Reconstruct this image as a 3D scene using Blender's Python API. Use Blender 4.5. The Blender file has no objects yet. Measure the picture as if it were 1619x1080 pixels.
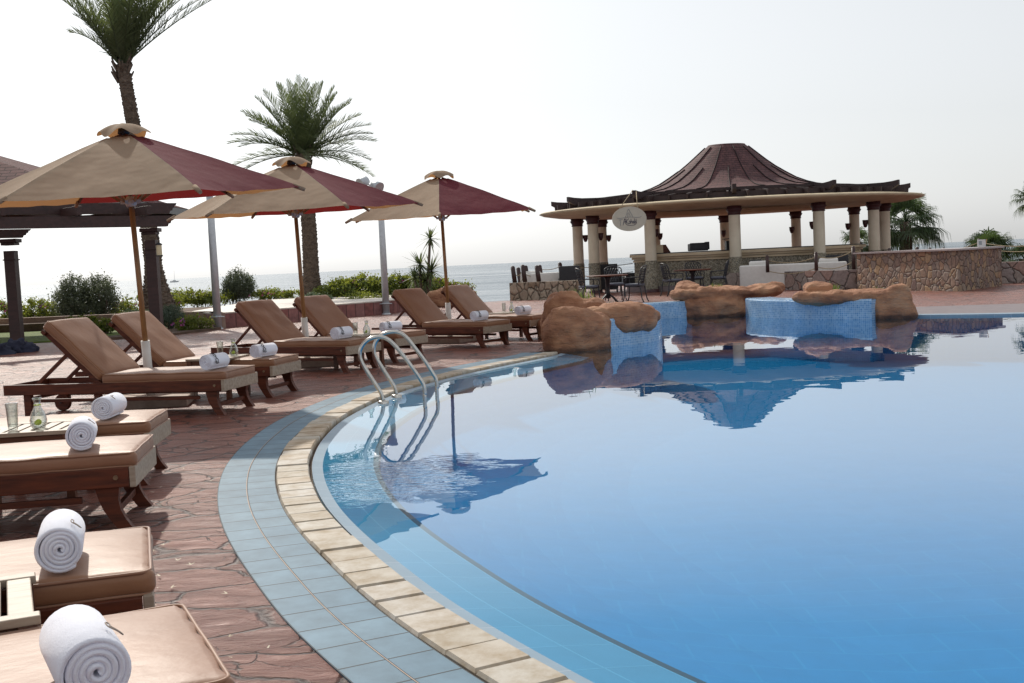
import bpy, bmesh, math, random
from mathutils import Vector, Matrix, noise
from mathutils.geometry import tessellate_polygon
random.seed(7)
R = math.radians
sc = bpy.context.scene
col = sc.collection
F, H, ROLL, HD = 1800.0, 1.2, R(2.7), 124.6
PITCH = math.atan(HD / F)

# ------------------------------------------------------------------ camera
fw = Vector((0, math.cos(PITCH), -math.sin(PITCH)))
up0 = Vector((0, math.sin(PITCH), math.cos(PITCH)))
rt0 = Vector((1, 0, 0))
rt = rt0 * math.cos(ROLL) - up0 * math.sin(ROLL)
up = up0 * math.cos(ROLL) + rt0 * math.sin(ROLL)
cam_d = bpy.data.cameras.new('camera')
cam = bpy.data.objects.new('camera', cam_d)
col.objects.link(cam)
m = Matrix((rt, up, -fw)).transposed().to_4x4()
m.translation = (0, 0, H)
cam.matrix_world = m
cam_d.sensor_width = 36
cam_d.lens = 36 * F / 1619
cam_d.clip_start = 0.05
cam_d.clip_end = 60000
sc.camera = cam

def ray(px, py):
    return fw * F + rt * (px - 809.5) - up * (py - 540)
def G(px, py, z=0.0):            # where a sight line meets the level z
    d = ray(px, py); t = (z - H) / d.z
    return Vector((0, 0, H)) + d * t
def at(px, py, y):               # where a sight line reaches the distance y
    d = ray(px, py)
    return Vector((0, 0, H)) + d * (y / d.y)

# ------------------------------------------------------------------ materials
M = {}
def nt(name):
    m = bpy.data.materials.new(name); m.use_nodes = True
    t = m.node_tree; b = t.nodes['Principled BSDF']
    M[name] = m
    return m, t, b
def N(t, typ, **kw):
    n = t.nodes.new(typ)
    for k, v in kw.items():
        if k in n.inputs.keys() if isinstance(k, str) else False:
            n.inputs[k].default_value = v
        else:
            setattr(n, k, v)
    return n
def setin(n, **kw):
    for k, v in kw.items():
        n.inputs[k.replace('_', ' ')].default_value = v
def ramp(t, pts):
    n = t.nodes.new('ShaderNodeValToRGB')
    e = n.color_ramp.elements
    while len(e) < len(pts): e.new(0.5)
    for i, (p, c) in enumerate(pts):
        e[i].position = p
        e[i].color = (c[0], c[1], c[2], 1) if not isinstance(c, (int, float)) else (c, c, c, 1)
    return n
def c4(c): return (c[0], c[1], c[2], 1)
def mix(t, a, b, fac, mode='MIX'):
    n = t.nodes.new('ShaderNodeMix'); n.data_type = 'RGBA'; n.blend_type = mode
    for sock, v in ((n.inputs[6], a), (n.inputs[7], b), (n.inputs[0], fac)):
        if hasattr(v, 'is_linked') or hasattr(v, 'links'): t.links.new(v, sock)
        elif isinstance(v, (int, float)): sock.default_value = v
        else: sock.default_value = c4(v)
    return n.outputs[2]
def math_(t, op, a, b=None, c=None):
    n = t.nodes.new('ShaderNodeMath'); n.operation = op
    for i, v in enumerate((a, b, c)):
        if v is None: continue
        if hasattr(v, 'links'): t.links.new(v, n.inputs[i])
        else: n.inputs[i].default_value = v
    return n.outputs[0]
def coords(t, kind='Object', scale=(1, 1, 1), rot=(0, 0, 0), rand=False):
    tc = t.nodes.new('ShaderNodeTexCoord'); mp = t.nodes.new('ShaderNodeMapping')
    mp.inputs['Scale'].default_value = scale; mp.inputs['Rotation'].default_value = rot
    t.links.new(tc.outputs[kind], mp.inputs['Vector'])
    if rand:
        oi = t.nodes.new('ShaderNodeObjectInfo')
        s = math_(t, 'MULTIPLY', oi.outputs['Random'], 37.0)
        t.links.new(s, mp.inputs['Location'])
    return mp.outputs[0]
def noise_n(t, vec, scale, detail=4, rough=.55, dist=0):
    n = t.nodes.new('ShaderNodeTexNoise'); t.links.new(vec, n.inputs['Vector'])
    n.inputs['Scale'].default_value = scale; n.inputs['Detail'].default_value = detail
    n.inputs['Roughness'].default_value = rough; n.inputs['Distortion'].default_value = dist
    return n.outputs[0]
def bump(t, b, h, strength, dist=.01, prev=None):
    n = t.nodes.new('ShaderNodeBump'); n.inputs['Strength'].default_value = strength
    n.inputs['Distance'].default_value = dist
    t.links.new(h, n.inputs['Height'])
    if prev: t.links.new(prev, n.inputs['Normal'])
    if b: t.links.new(n.outputs[0], b.inputs['Normal'])
    return n.outputs[0]
def simple(name, c1, c2=None, rough=.6, scale=8, bs=.2, bd=.004, metal=0, stretch=(1, 1, 1), spec=.5, kind='Object', rand=True, detail=5, r2=None, coat=0):
    m, t, b = nt(name)
    v = coords(t, kind, stretch, rand=rand)
    n = noise_n(t, v, scale, detail)
    c2 = c2 or tuple(x * .7 for x in c1)
    rp = ramp(t, [(.3, c2), (.7, c1)])
    t.links.new(n, rp.inputs[0]); t.links.new(rp.outputs[0], b.inputs['Base Color'])
    b.inputs['Roughness'].default_value = rough; b.inputs['Metallic'].default_value = metal
    b.inputs['Specular IOR Level'].default_value = spec
    b.inputs['Coat Weight'].default_value = coat
    if r2 is not None:
        rr = ramp(t, [(.3, r2), (.7, rough)]); t.links.new(n, rr.inputs[0]); t.links.new(rr.outputs[0], b.inputs['Roughness'])
    if bs:
        n2 = noise_n(t, v, scale * 4, 3)
        bump(t, b, n2, bs, bd)
    return m

simple('dark_wood', (.140, .036, .016), (.055, .016, .009), spec=.3, rough=.45, scale=5, stretch=(1, 9, 9), bs=.25, bd=.002, r2=.6)
simple('table_wood', (.16, .06, .028), (.07, .026, .014), rough=.4, scale=6, stretch=(1, 8, 8), bs=.25, bd=.002)
simple('pale_wood', (.42, .35, .27), (.26, .19, .14), rough=.5, scale=6, stretch=(1, 8, 8), bs=.3, bd=.002)  # paler, greyer wood tone for lounger foot rails and side table tops
simple('pergola_wood', (.060, .026, .024), (.032, .015, .014), rough=.5, scale=3, stretch=(1, 6, 6), bs=.3, bd=.004)
simple('beam_wood', (.040, .018, .018), (.018, .009, .010), rough=.55, scale=4, stretch=(1, 6, 6), bs=.3, bd=.006)
simple('pole_wood', (.42, .22, .09), (.22, .11, .045), rough=.45, scale=6, stretch=(6, 6, .8), bs=.3, bd=.003)
simple('steel', (.62, .60, .56), (.5, .48, .45), rough=.22, scale=20, bs=.06, bd=.001, metal=1)
simple('galvanised', (.60, .63, .66), (.50, .53, .56), rough=.5, scale=12, bs=.1, bd=.001, metal=.4)
simple('black_metal', (.018, .022, .032), (.010, .012, .018), rough=.42, scale=12, bs=.2, bd=.001)
simple('black_box', (.012, .013, .018), (.02, .02, .026), rough=.5, scale=5, bs=.1)
simple('grey_cushion', (.13, .14, .18), (.09, .10, .13), rough=.75, scale=20, bs=.3, bd=.003)
simple('white_plastic', (.74, .73, .70), (.62, .60, .56), rough=.4, scale=8, bs=.05)
simple('slab_stone', (.42, .33, .27), (.30, .22, .18), rough=.7, scale=10, bs=.3, bd=.004)
simple('cream_plaster', (.66, .55, .38), (.55, .44, .30), rough=.75, scale=2.2, bs=.2, bd=.004, rand=False)
simple('column_paint', (.80, .74, .60), (.68, .61, .48), rough=.7, scale=2.5, bs=.15, bd=.003)
simple('plum_paint', (.075, .022, .026), (.05, .016, .02), rough=.5, scale=6, bs=.2, bd=.003)
simple('sofa_fabric', (.78, .76, .73), (.70, .68, .65), rough=.85, scale=10, bs=.2, bd=.004)
simple('grass', (.16, .22, .035), (.08, .13, .02), rough=.9, scale=3, bs=.8, bd=.03, rand=False)
simple('soil', (.15, .095, .065), (.085, .055, .04), rough=.95, scale=3, bs=.8, bd=.03, rand=False)
simple('terrace_paving', (.58, .52, .46), (.48, .42, .37), rough=.55, scale=1.5, bs=.2, bd=.004, rand=False)
simple('plaster_wall', (.42, .30, .24), (.30, .21, .17), rough=.85, scale=4, bs=.5, bd=.02, rand=False)
simple('granite_top', (.36, .29, .28), (.26, .2, .2), rough=.3, scale=30, bs=.05)
simple('dark_cloth', (.012, .014, .035), (.03, .032, .06), rough=.9, scale=14, bs=.6, bd=.01)
simple('rope', (.42, .34, .22), (.28, .22, .14), rough=.9, scale=60, bs=.4)
simple('white_paint', (.7, .7, .7), (.6, .6, .6), rough=.5, scale=8, bs=.05)
simple('sign_board', (.56, .55, .47), (.50, .49, .42), rough=.5, scale=5, bs=.05)
simple('sign_ink', (.03, .03, .09), (.02, .02, .06), rough=.6, scale=5, bs=0)
simple('sign_grey', (.30, .33, .36), (.26, .29, .32), rough=.6, scale=5, bs=0)
simple('black_ink', (.02, .02, .025), (.02, .02, .025), rough=.7, scale=5, bs=0)
simple('taupe_ink', (.30, .24, .20), (.26, .2, .17), rough=.7, scale=5, bs=0)
simple('lime', (.55, .62, .08), (.42, .5, .05), rough=.4, scale=30, bs=.1)
simple('lantern_glass', (.75, .66, .42), (.65, .56, .36), rough=.3, scale=5, bs=0)
simple('dry_petal', (.80, .74, .60), (.6, .5, .36), rough=.8, scale=8, bs=0)
simple('rubber', (.02, .018, .018), (.012, .012, .012), rough=.6, scale=8, bs=.1)
simple('black_grout', (.012, .010, .014), (.02, .018, .022), rough=.35, scale=8, bs=.05, rand=False)
simple('brass', (.30, .22, .14), (.2, .14, .09), rough=.45, scale=30, bs=.1, metal=.8)

def leafy(name, c1, c2, trans=.35, tc=None):
    m = bpy.data.materials.new(name); m.use_nodes = True; M[name] = m
    t = m.node_tree; b = t.nodes['Principled BSDF']; out = t.nodes['Material Output']
    g = t.nodes.new('ShaderNodeNewGeometry')
    rp = ramp(t, [(0, c2), (.55, c1), (1, tuple(min(1, x * 1.5) for x in c1))])
    t.links.new(g.outputs['Random Per Island'], rp.inputs[0])
    t.links.new(rp.outputs[0], b.inputs['Base Color']); b.inputs['Roughness'].default_value = .55
    tr = t.nodes.new('ShaderNodeBsdfTranslucent')
    tr.inputs[0].default_value = c4(tc or tuple(min(1, x * 1.6) for x in c1))
    ms = t.nodes.new('ShaderNodeMixShader'); ms.inputs[0].default_value = trans
    t.links.new(b.outputs[0], ms.inputs[1]); t.links.new(tr.outputs[0], ms.inputs[2])
    t.links.new(ms.outputs[0], out.inputs[0])
leafy('palm_leaf', (.085, .115, .055), (.045, .065, .032), .32, (.20, .25, .08))
leafy('fan_leaf', (.050, .085, .035), (.025, .045, .02), .25, (.13, .2, .05))
leafy('hedge_leaf', (.095, .130, .028), (.03, .05, .015), .4, (.38, .42, .05))
leafy('olive_leaf', (.085, .105, .065), (.035, .05, .03), .3, (.16, .19, .09))
leafy('lavender_leaf', (.10, .13, .10), (.05, .075, .06), .3, (.18, .24, .12))
leafy('flower', (.42, .08, .22), (.28, .2, .5), .3)
leafy('blade', (.10, .15, .04), (.05, .09, .02), .3, (.25, .33, .06))
leafy('dead_frond', (.16, .11, .06), (.09, .06, .035), .2)

def fabric(name, c, tcol, fac):
    m = bpy.data.materials.new(name); m.use_nodes = True; M[name] = m
    t = m.node_tree; t.nodes.remove(t.nodes['Principled BSDF']); out = t.nodes['Material Output']
    v = coords(t, 'Object', (1, 1, 1), rand=True)
    n = noise_n(t, v, 3, 5); rp = ramp(t, [(.3, tuple(x * .86 for x in c)), (.7, c)]); t.links.new(n, rp.inputs[0])
    d = t.nodes.new('ShaderNodeBsdfPrincipled'); t.links.new(rp.outputs[0], d.inputs['Base Color'])
    d.inputs['Roughness'].default_value = .85; d.inputs['Specular IOR Level'].default_value = .12
    tr = t.nodes.new('ShaderNodeBsdfTranslucent'); tr.inputs[0].default_value = c4(tcol)
    n2 = noise_n(t, v, 1.6, 3); n3 = noise_n(t, v, 220, 2)
    p = bump(t, d, n2, .6, .06); p = bump(t, d, n3, .12, .002, p)
    ms = t.nodes.new('ShaderNodeMixShader'); ms.inputs[0].default_value = fac
    t.links.new(d.outputs[0], ms.inputs[1]); t.links.new(tr.outputs[0], ms.inputs[2]); t.links.new(ms.outputs[0], out.inputs[0])
fabric('canopy_beige', (.36, .275, .20), (.75, .36, .13), .20)
fabric('canopy_plum', (.135, .032, .045), (.50, .045, .035), .14)

def vinyl():
    m, t, b = nt('vinyl')
    v = coords(t, 'Object', (1, 1, 1), rand=True)
    n = noise_n(t, v, 2.5, 6, .6)
    rp = ramp(t, [(.3, (.235, .105, .048)), (.7, (.315, .152, .076))]); t.links.new(n, rp.inputs[0])
    oi = t.nodes.new('ShaderNodeObjectInfo')
    cc = mix(t, rp.outputs[0], (.25, .12, .08), math_(t, 'MULTIPLY', oi.outputs['Random'], .45))
    t.links.new(cc, b.inputs['Base Color'])
    b.inputs['Roughness'].default_value = .50
    b.inputs['Specular IOR Level'].default_value = .45
    b.inputs['Sheen Weight'].default_value = .15
    n2 = noise_n(t, coords(t, 'Object', (2, 3, 3), rand=True), 2.6, 4, .55); n3 = noise_n(t, v, 160, 2)
    p = bump(t, None, n2, .35, .016); bump(t, b, n3, .2, .001, p)
vinyl()
def towel_mat():
    m, t, b = nt('towel')
    v = coords(t, 'Object', (1, 1, 1), rand=True)
    b.inputs['Base Color'].default_value = (.80, .81, .90, 1); b.inputs['Roughness'].default_value = .95
    b.inputs['Sheen Weight'].default_value = .3
    n = noise_n(t, v, 260, 3, .7); n2 = noise_n(t, v, 18, 3)
    p = bump(t, None, n2, .35, .012); bump(t, b, n, .6, .003, p)
towel_mat()

def strip_mat(name, c1, c2, w, h, mortar, mc, rough=.5, usekind='UV', offset=0, msize=.004, bd=.003, isl=False, spec=.5, wash=.1):
    m, t, b = nt(name)
    v = coords(t, usekind)
    br = t.nodes.new('ShaderNodeTexBrick'); t.links.new(v, br.inputs['Vector'])
    br.offset = offset; br.inputs['Scale'].default_value = 1
    br.inputs['Brick Width'].default_value = w; br.inputs['Row Height'].default_value = h
    br.inputs['Mortar Size'].default_value = msize; br.inputs['Mortar Smooth'].default_value = .3
    br.inputs['Color1'].default_value = c4(c1); br.inputs['Color2'].default_value = c4(c2); br.inputs['Mortar'].default_value = c4(mc)
    n = noise_n(t, v, 6, 5, .6); rp = ramp(t, [(.3, 1 - wash), (.7, 1)]); t.links.new(n, rp.inputs[0])
    c = mix(t, br.outputs['Color'], rp.outputs[0], 1.0, 'MULTIPLY')
    t.links.new(c, b.inputs['Base Color']); b.inputs['Roughness'].default_value = rough; b.inputs['Specular IOR Level'].default_value = spec
    inv = math_(t, 'SUBTRACT', 1.0, br.outputs['Fac'])
    bump(t, b, inv, .6, bd)
    return m
strip_mat('deck_tile_blue', (.16, .265, .35), (.135, .235, .32), .20, .165, .004, (.045, .06, .07), rough=.55, msize=.0045, spec=.22, wash=.34)
strip_mat('rim_tile_blue', (.23, .33, .42), (.20, .30, .39), .25, .20, .004, (.34, .42, .50), rough=.4)
strip_mat('pool_floor_tile', (.030, .26, .46), (.028, .252, .45), .50, .25, .004, (.040, .285, .475), rough=.6, usekind='Object', offset=.5, msize=.008, bd=.0004, wash=.10)
def mosaic():
    m, t, b = nt('mosaic')
    v = coords(t, 'UV')
    br = t.nodes.new('ShaderNodeTexBrick'); t.links.new(v, br.inputs['Vector']); br.offset = 0
    for k, x in (('Scale', 1), ('Brick Width', .033), ('Row Height', .033), ('Mortar Size', .003), ('Mortar Smooth', .2)): br.inputs[k].default_value = x
    br.inputs['Color1'].default_value = (.13, .31, .56, 1); br.inputs['Color2'].default_value = (.31, .49, .68, 1); br.inputs['Mortar'].default_value = (.45, .6, .75, 1)
    n = noise_n(t, v, 3, 3); rp = ramp(t, [(.3, .8), (.7, 1.1)]); t.links.new(n, rp.inputs[0])
    c = mix(t, br.outputs['Color'], rp.outputs[0], 1.0, 'MULTIPLY')
    t.links.new(c, b.inputs['Base Color']); b.inputs['Roughness'].default_value = .2
    bump(t, b, math_(t, 'SUBTRACT', 1.0, br.outputs['Fac']), .5, .003)
mosaic()
def coping_mat():
    m, t, b = nt('coping_stone')
    g = t.nodes.new('ShaderNodeNewGeometry')
    rp = ramp(t, [(0, (.44, .39, .32)), (.35, (.50, .47, .42)), (.6, (.45, .36, .26)), (.8, (.52, .49, .45)), (1, (.47, .43, .38))])
    t.links.new(g.outputs['Random Per Island'], rp.inputs[0])
    v = coords(t, 'Object'); n = noise_n(t, v, 9, 6, .65); r2 = ramp(t, [(.33, (.66, .56, .43)), (.62, (1, 1, 1))]); t.links.new(n, r2.inputs[0])
    c = mix(t, rp.outputs[0], r2.outputs[0], 1.0, 'MULTIPLY')
    t.links.new(c, b.inputs['Base Color']); b.inputs['Roughness'].default_value = .6; b.inputs['Specular IOR Level'].default_value = .3
    bump(t, b, noise_n(t, v, 60, 4), .35, .004)
coping_mat()
def stamped():
    m, t, b = nt('stamped_deck')
    v = coords(t, 'Object')
    # warp the cell pattern a little
    wn = t.nodes.new('ShaderNodeTexNoise'); wn.inputs['Scale'].default_value = 3.2; wn.inputs['Detail'].default_value = 4
    t.links.new(v, wn.inputs['Vector'])
    va = t.nodes.new('ShaderNodeVectorMath'); va.operation = 'MULTIPLY_ADD'
    t.links.new(wn.outputs['Color'], va.inputs[0]); va.inputs[1].default_value = (.26, .24, 0); t.links.new(coords(t, 'Object', (.80, 1.15, 1), (0, 0, R(10))), va.inputs[2])
    def vor(scale, feat, vec=va.outputs[0]):
        n = t.nodes.new('ShaderNodeTexVoronoi'); n.feature = feat; n.inputs['Scale'].default_value = scale
        t.links.new(vec, n.inputs['Vector']); return n
    e1 = vor(3.0, 'DISTANCE_TO_EDGE'); e2 = vor(6.5, 'DISTANCE_TO_EDGE')
    cell = vor(3.0, 'F1')
    crack = ramp(t, [(0, 0), (.014, .15), (.038, 1)]); t.links.new(e1.outputs['Distance'], crack.inputs[0])
    n1 = noise_n(t, v, 1.1, 5, .6)
    gate = ramp(t, [(.50, 1), (.56, 0)]); t.links.new(n1, gate.inputs[0])
    c2 = ramp(t, [(0, .1), (.022, 1)]); t.links.new(e2.outputs['Distance'], c2.inputs[0])
    c2g = math_(t, 'MAXIMUM', c2.outputs[0], gate.outputs[0])
    cr = math_(t, 'MULTIPLY', crack.outputs[0], c2g)
    slate = noise_n(t, coords(t, 'Object', (1.4, 3.0, 1), (0, 0, R(14))), 3.4, 9, .70, .9)
    fine = noise_n(t, coords(t, 'Object', (1.5, 4, 1), (0, 0, R(20))), 34, 4, .6)
    rp = ramp(t, [(.28, (.145, .042, .027)), (.5, (.235, .074, .048)), (.74, (.33, .135, .090))])
    mixn = math_(t, 'ADD', math_(t, 'MULTIPLY', slate, .6), math_(t, 'MULTIPLY', n1, .4)); t.links.new(mixn, rp.inputs[0])
    cc = t.nodes.new('ShaderNodeSeparateColor'); t.links.new(cell.outputs['Color'], cc.inputs[0])
    cv = ramp(t, [(0, .78), (1, 1.15)]); t.links.new(cc.outputs[0], cv.inputs[0])
    col1 = mix(t, rp.outputs[0], cv.outputs[0], 1.0, 'MULTIPLY')
    fine_w = ramp(t, [(.62, 0), (.74, 1)]); t.links.new(fine, fine_w.inputs[0])
    col1 = mix(t, col1, (.36, .24, .19), math_(t, 'MULTIPLY', fine_w.outputs[0], .5))
    dark = mix(t, (.055, .025, .022), col1, cr)
    t.links.new(dark, b.inputs['Base Color'])
    rr = ramp(t, [(.3, .30), (.7, .52)]); t.links.new(slate, rr.inputs[0]); t.links.new(rr.outputs[0], b.inputs['Roughness'])
    b.inputs['Specular IOR Level'].default_value = .6
    p = bump(t, None, slate, 1.0, .045)
    p = bump(t, None, fine, .5, .007, p)
    tilt = math_(t, 'MULTIPLY', cc.outputs[1], 1.0)
    p = bump(t, None, tilt, .5, .006, p)
    bump(t, b, cr, 1.0, .022, p)
stamped()
def rubble(name, scale, cols, mortar, mw=.05, zs=1.0, bd=.05):
    m, t, b = nt(name)
    v = coords(t, 'Object', (1, 1, zs))
    wn = t.nodes.new('ShaderNodeTexNoise'); wn.inputs['Scale'].default_value = 5; t.links.new(v, wn.inputs['Vector'])
    va = t.nodes.new('ShaderNodeVectorMath'); va.operation = 'MULTIPLY_ADD'
    t.links.new(wn.outputs['Color'], va.inputs[0]); va.inputs[1].default_value = (.12, .12, .12); t.links.new(v, va.inputs[2])
    e = t.nodes.new('ShaderNodeTexVoronoi'); e.feature = 'DISTANCE_TO_EDGE'; e.inputs['Scale'].default_value = scale; t.links.new(va.outputs[0], e.inputs['Vector'])
    f1 = t.nodes.new('ShaderNodeTexVoronoi'); f1.inputs['Scale'].default_value = scale; t.links.new(va.outputs[0], f1.inputs['Vector'])
    sp = t.nodes.new('ShaderNodeSeparateColor'); t.links.new(f1.outputs['Color'], sp.inputs[0])
    k = len(cols); rp = ramp(t, [(i / (k - 1), c) for i, c in enumerate(cols)]); t.links.new(sp.outputs[0], rp.inputs[0])
    n = noise_n(t, v, 14, 6, .65); r2 = ramp(t, [(.3, .65), (.7, 1.1)]); t.links.new(n, r2.inputs[0])
    c = mix(t, rp.outputs[0], r2.outputs[0], 1.0, 'MULTIPLY')
    ed = ramp(t, [(0, 0), (mw, .75), (mw * 4, 1)]); t.links.new(e.outputs['Distance'], ed.inputs[0])
    edc = ramp(t, [(mw * .35, 0), (mw * .8, 1)]); t.links.new(e.outputs['Distance'], edc.inputs[0])
    c = mix(t, mortar, c, edc.outputs[0]); t.links.new(c, b.inputs['Base Color'])
    b.inputs['Roughness'].default_value = .8
    p = bump(t, None, ed.outputs[0], 1.0, bd); bump(t, b, n, .4, .02, p)
rubble('rubble_small', 5.2, [(.30, .20, .15), (.22, .16, .14), (.36, .21, .13), (.28, .22, .19), (.40, .26, .15), (.20, .13, .12)], (.15, .115, .10), .035)
rubble('rubble_large', 2.6, [(.30, .23, .21), (.34, .28, .25), (.26, .21, .21), (.36, .22, .18), (.30, .26, .24)], (.17, .14, .13), .02, bd=.08)
rubble('rubble_tall', 4.8, [(.50, .41, .31), (.40, .32, .25), (.36, .27, .19), (.54, .45, .35)], (.20, .16, .12), .045, zs=.62, bd=.09)
rubble('pebble_dash', 34, [(.50, .45, .34), (.15, .14, .12), (.36, .31, .22), (.56, .52, .42), (.12, .11, .10)], (.24, .21, .16), .05, bd=.01)
def rockm():
    m, t, b = nt('red_rock')
    v = coords(t, 'Object')
    n = noise_n(t, coords(t, 'Object', (1, 1, 2.2), (R(12), R(8), 0)), 1.8, 9, .62, .4)
    rp = ramp(t, [(.28, (.17, .075, .042)), (.42, (.31, .14, .076)), (.56, (.42, .21, .115)), (.75, (.50, .31, .195))]); t.links.new(n, rp.inputs[0])
    sz_ = t.nodes.new('ShaderNodeSeparateXYZ'); t.links.new(v, sz_.inputs[0])
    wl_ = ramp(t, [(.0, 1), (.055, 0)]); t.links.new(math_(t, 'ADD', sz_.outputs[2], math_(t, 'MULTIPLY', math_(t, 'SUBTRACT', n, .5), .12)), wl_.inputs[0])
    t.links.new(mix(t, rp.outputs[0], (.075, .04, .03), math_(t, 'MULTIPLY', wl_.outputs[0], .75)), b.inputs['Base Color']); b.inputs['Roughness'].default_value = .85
    st_ = noise_n(t, coords(t, 'Object', (1, 1, 5), (R(10), R(6), 0)), 3.0, 7, .65, .8)
    p = bump(t, None, n, .8, .08); p = bump(t, None, st_, .9, .05, p); bump(t, b, noise_n(t, v, 45, 5, .7), .6, .012, p)
rockm()
def shingles(name='shingles', spec=.25):
    m, t, b = nt(name)
    v = coords(t, 'UV')
    br = t.nodes.new('ShaderNodeTexBrick'); t.links.new(v, br.inputs['Vector']); br.offset = .5
    for k, x in (('Scale', 1), ('Brick Width', .30), ('Row Height', .13), ('Mortar Size', .010), ('Mortar Smooth', .3)): br.inputs[k].default_value = x
    br.inputs['Color1'].default_value = (.125, .055, .055, 1); br.inputs['Color2'].default_value = (.085, .038, .042, 1); br.inputs['Mortar'].default_value = (.020, .012, .014, 1)
    n = noise_n(t, v, 2.5, 5); rp = ramp(t, [(.3, .75), (.7, 1.25)]); t.links.new(n, rp.inputs[0])
    c = mix(t, br.outputs['Color'], rp.outputs[0], 1.0, 'MULTIPLY'); t.links.new(c, b.inputs['Base Color'])
    b.inputs['Roughness'].default_value = .75; b.inputs['Specular IOR Level'].default_value = spec
    sx = t.nodes.new('ShaderNodeSeparateXYZ'); t.links.new(v, sx.inputs[0])
    saw = math_(t, 'FRACT', math_(t, 'DIVIDE', sx.outputs[1], .13))
    p = bump(t, None, math_(t, 'SUBTRACT', 1.0, saw), .8, .03)
    bump(t, b, math_(t, 'SUBTRACT', 1.0, br.outputs['Fac']), .6, .01, p)
shingles()
shingles('hut_shingles', .03)  # same shingles for the hut roof, specular cut to suppress glare
def trunkm():
    m, t, b = nt('palm_trunk')
    v = coords(t, 'Object')
    n = noise_n(t, coords(t, 'Object', (1, 1, 1.5)), 9, 6, .65)
    rp = ramp(t, [(.3, (.07, .05, .038)), (.7, (.20, .15, .115))]); t.links.new(n, rp.inputs[0])
    t.links.new(rp.outputs[0], b.inputs['Base Color']); b.inputs['Roughness'].default_value = .9
    bump(t, b, n, .8, .03)
trunkm()
def panelm():
    m, t, b = nt('red_panel')
    v = coords(t, 'UV'); sx = t.nodes.new('ShaderNodeSeparateXYZ'); t.links.new(v, sx.inputs[0])
    fr = math_(t, 'FRACT', math_(t, 'DIVIDE', sx.outputs[0], .30)); 
    gap = ramp(t, [(0, 0), (.05, 1), (.95, 1), (1, 0)]); t.links.new(fr, gap.inputs[0])
    fl = math_(t, 'FLOOR', math_(t, 'DIVIDE', sx.outputs[0], .30))
    wn = t.nodes.new('ShaderNodeTexWhiteNoise'); wn.noise_dimensions = '1D'; t.links.new(fl, wn.inputs['W'])
    c0 = ramp(t, [(0, (.20, .075, .07)), (.5, (.28, .13, .12)), (1, (.24, .085, .075))]); t.links.new(wn.outputs[0], c0.inputs[0])
    n = noise_n(t, v, 6, 6); rp = ramp(t, [(.35, .7), (.65, 1.25)]); t.links.new(n, rp.inputs[0])
    c = mix(t, c0.outputs[0], rp.outputs[0], 1.0, 'MULTIPLY')
    c = mix(t, (.06, .03, .03), c, gap.outputs[0]); t.links.new(c, b.inputs['Base Color']); b.inputs['Roughness'].default_value = .7
    bump(t, b, gap.outputs[0], .8, .02)
panelm()
def waterm():
    m = bpy.data.materials.new('pool_water'); m.use_nodes = True; M['pool_water'] = m
    t = m.node_tree; t.nodes.remove(t.nodes['Principled BSDF']); out = t.nodes['Material Output']
    tr = t.nodes.new('ShaderNodeBsdfTransparent'); tr.inputs[0].default_value = (.42, .82, .99, 1)
    gl = t.nodes.new('ShaderNodeBsdfGlossy'); gl.inputs['Roughness'].default_value = .004; gl.inputs['Color'].default_value = (1, 1, 1, 1)
    fr = t.nodes.new('ShaderNodeLayerWeight'); fr.inputs[0].default_value = .5
    fr_r = ramp(t, [(0, .02), (.55, .028), (.69, .105), (.76, .25), (.83, .44), (.90, .58), (1, .86)]); t.links.new(fr.outputs['Facing'], fr_r.inputs[0]); fsch = fr_r.outputs[0]
    v = coords(t, 'Object', (1, 1.0, 1))
    n = noise_n(t, v, 2.2, 2, .45, .2)
    # a livelier patch of ripples beside the ladder inlet
    tc = t.nodes.new('ShaderNodeTexCoord'); vd = t.nodes.new('ShaderNodeVectorMath'); vd.operation = 'DISTANCE'
    t.links.new(tc.outputs['Object'], vd.inputs[0]); vd.inputs[1].default_value = (-.85, 6.55, 0)
    g = ramp(t, [(.15, 1), (.75, 0)]); t.links.new(math_(t, 'ADD', vd.outputs['Value'], math_(t, 'MULTIPLY', math_(t, 'SUBTRACT', noise_n(t, v, 2.4, 3), .5), 1.3)), g.inputs[0])
    n2 = noise_n(t, coords(t, 'Object', (1, 2.4, 1), (0, 0, R(25))), 8, 2, .5, .8)
    p = bump(t, None, n, .05, .020)
    b2 = t.nodes.new('ShaderNodeBump'); b2.inputs['Distance'].default_value = .022
    t.links.new(math_(t, 'MULTIPLY', g.outputs[0], .38), b2.inputs['Strength']); t.links.new(n2, b2.inputs['Height']); t.links.new(p, b2.inputs['Normal'])
    for s in (gl, fr): t.links.new(b2.outputs[0], s.inputs['Normal'])
    ms = t.nodes.new('ShaderNodeMixShader'); t.links.new(fsch, ms.inputs[0])
    t.links.new(tr.outputs[0], ms.inputs[1]); t.links.new(gl.outputs[0], ms.inputs[2]); t.links.new(ms.outputs[0], out.inputs[0])
waterm()
def seam():
    m, t, b = nt('sea_water')
    b.inputs['Base Color'].default_value = (.045, .085, .12, 1); b.inputs['Roughness'].default_value = .22; b.inputs['IOR'].default_value = 1.33
    v = coords(t, 'Object', (1, 1, 1))
    ws = noise_n(t, coords(t, 'Object', (.0012, .006, 1)), 3.0, 5, .6); wr = ramp(t, [(.35, .12), (.65, .38)]); t.links.new(ws, wr.inputs[0]); t.links.new(wr.outputs[0], b.inputs['Roughness'])
    p = bump(t, None, noise_n(t, v, .12, 6, .6), .8, 1.4); bump(t, b, noise_n(t, v, .9, 4, .6), .5, .3, p)
seam()
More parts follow.
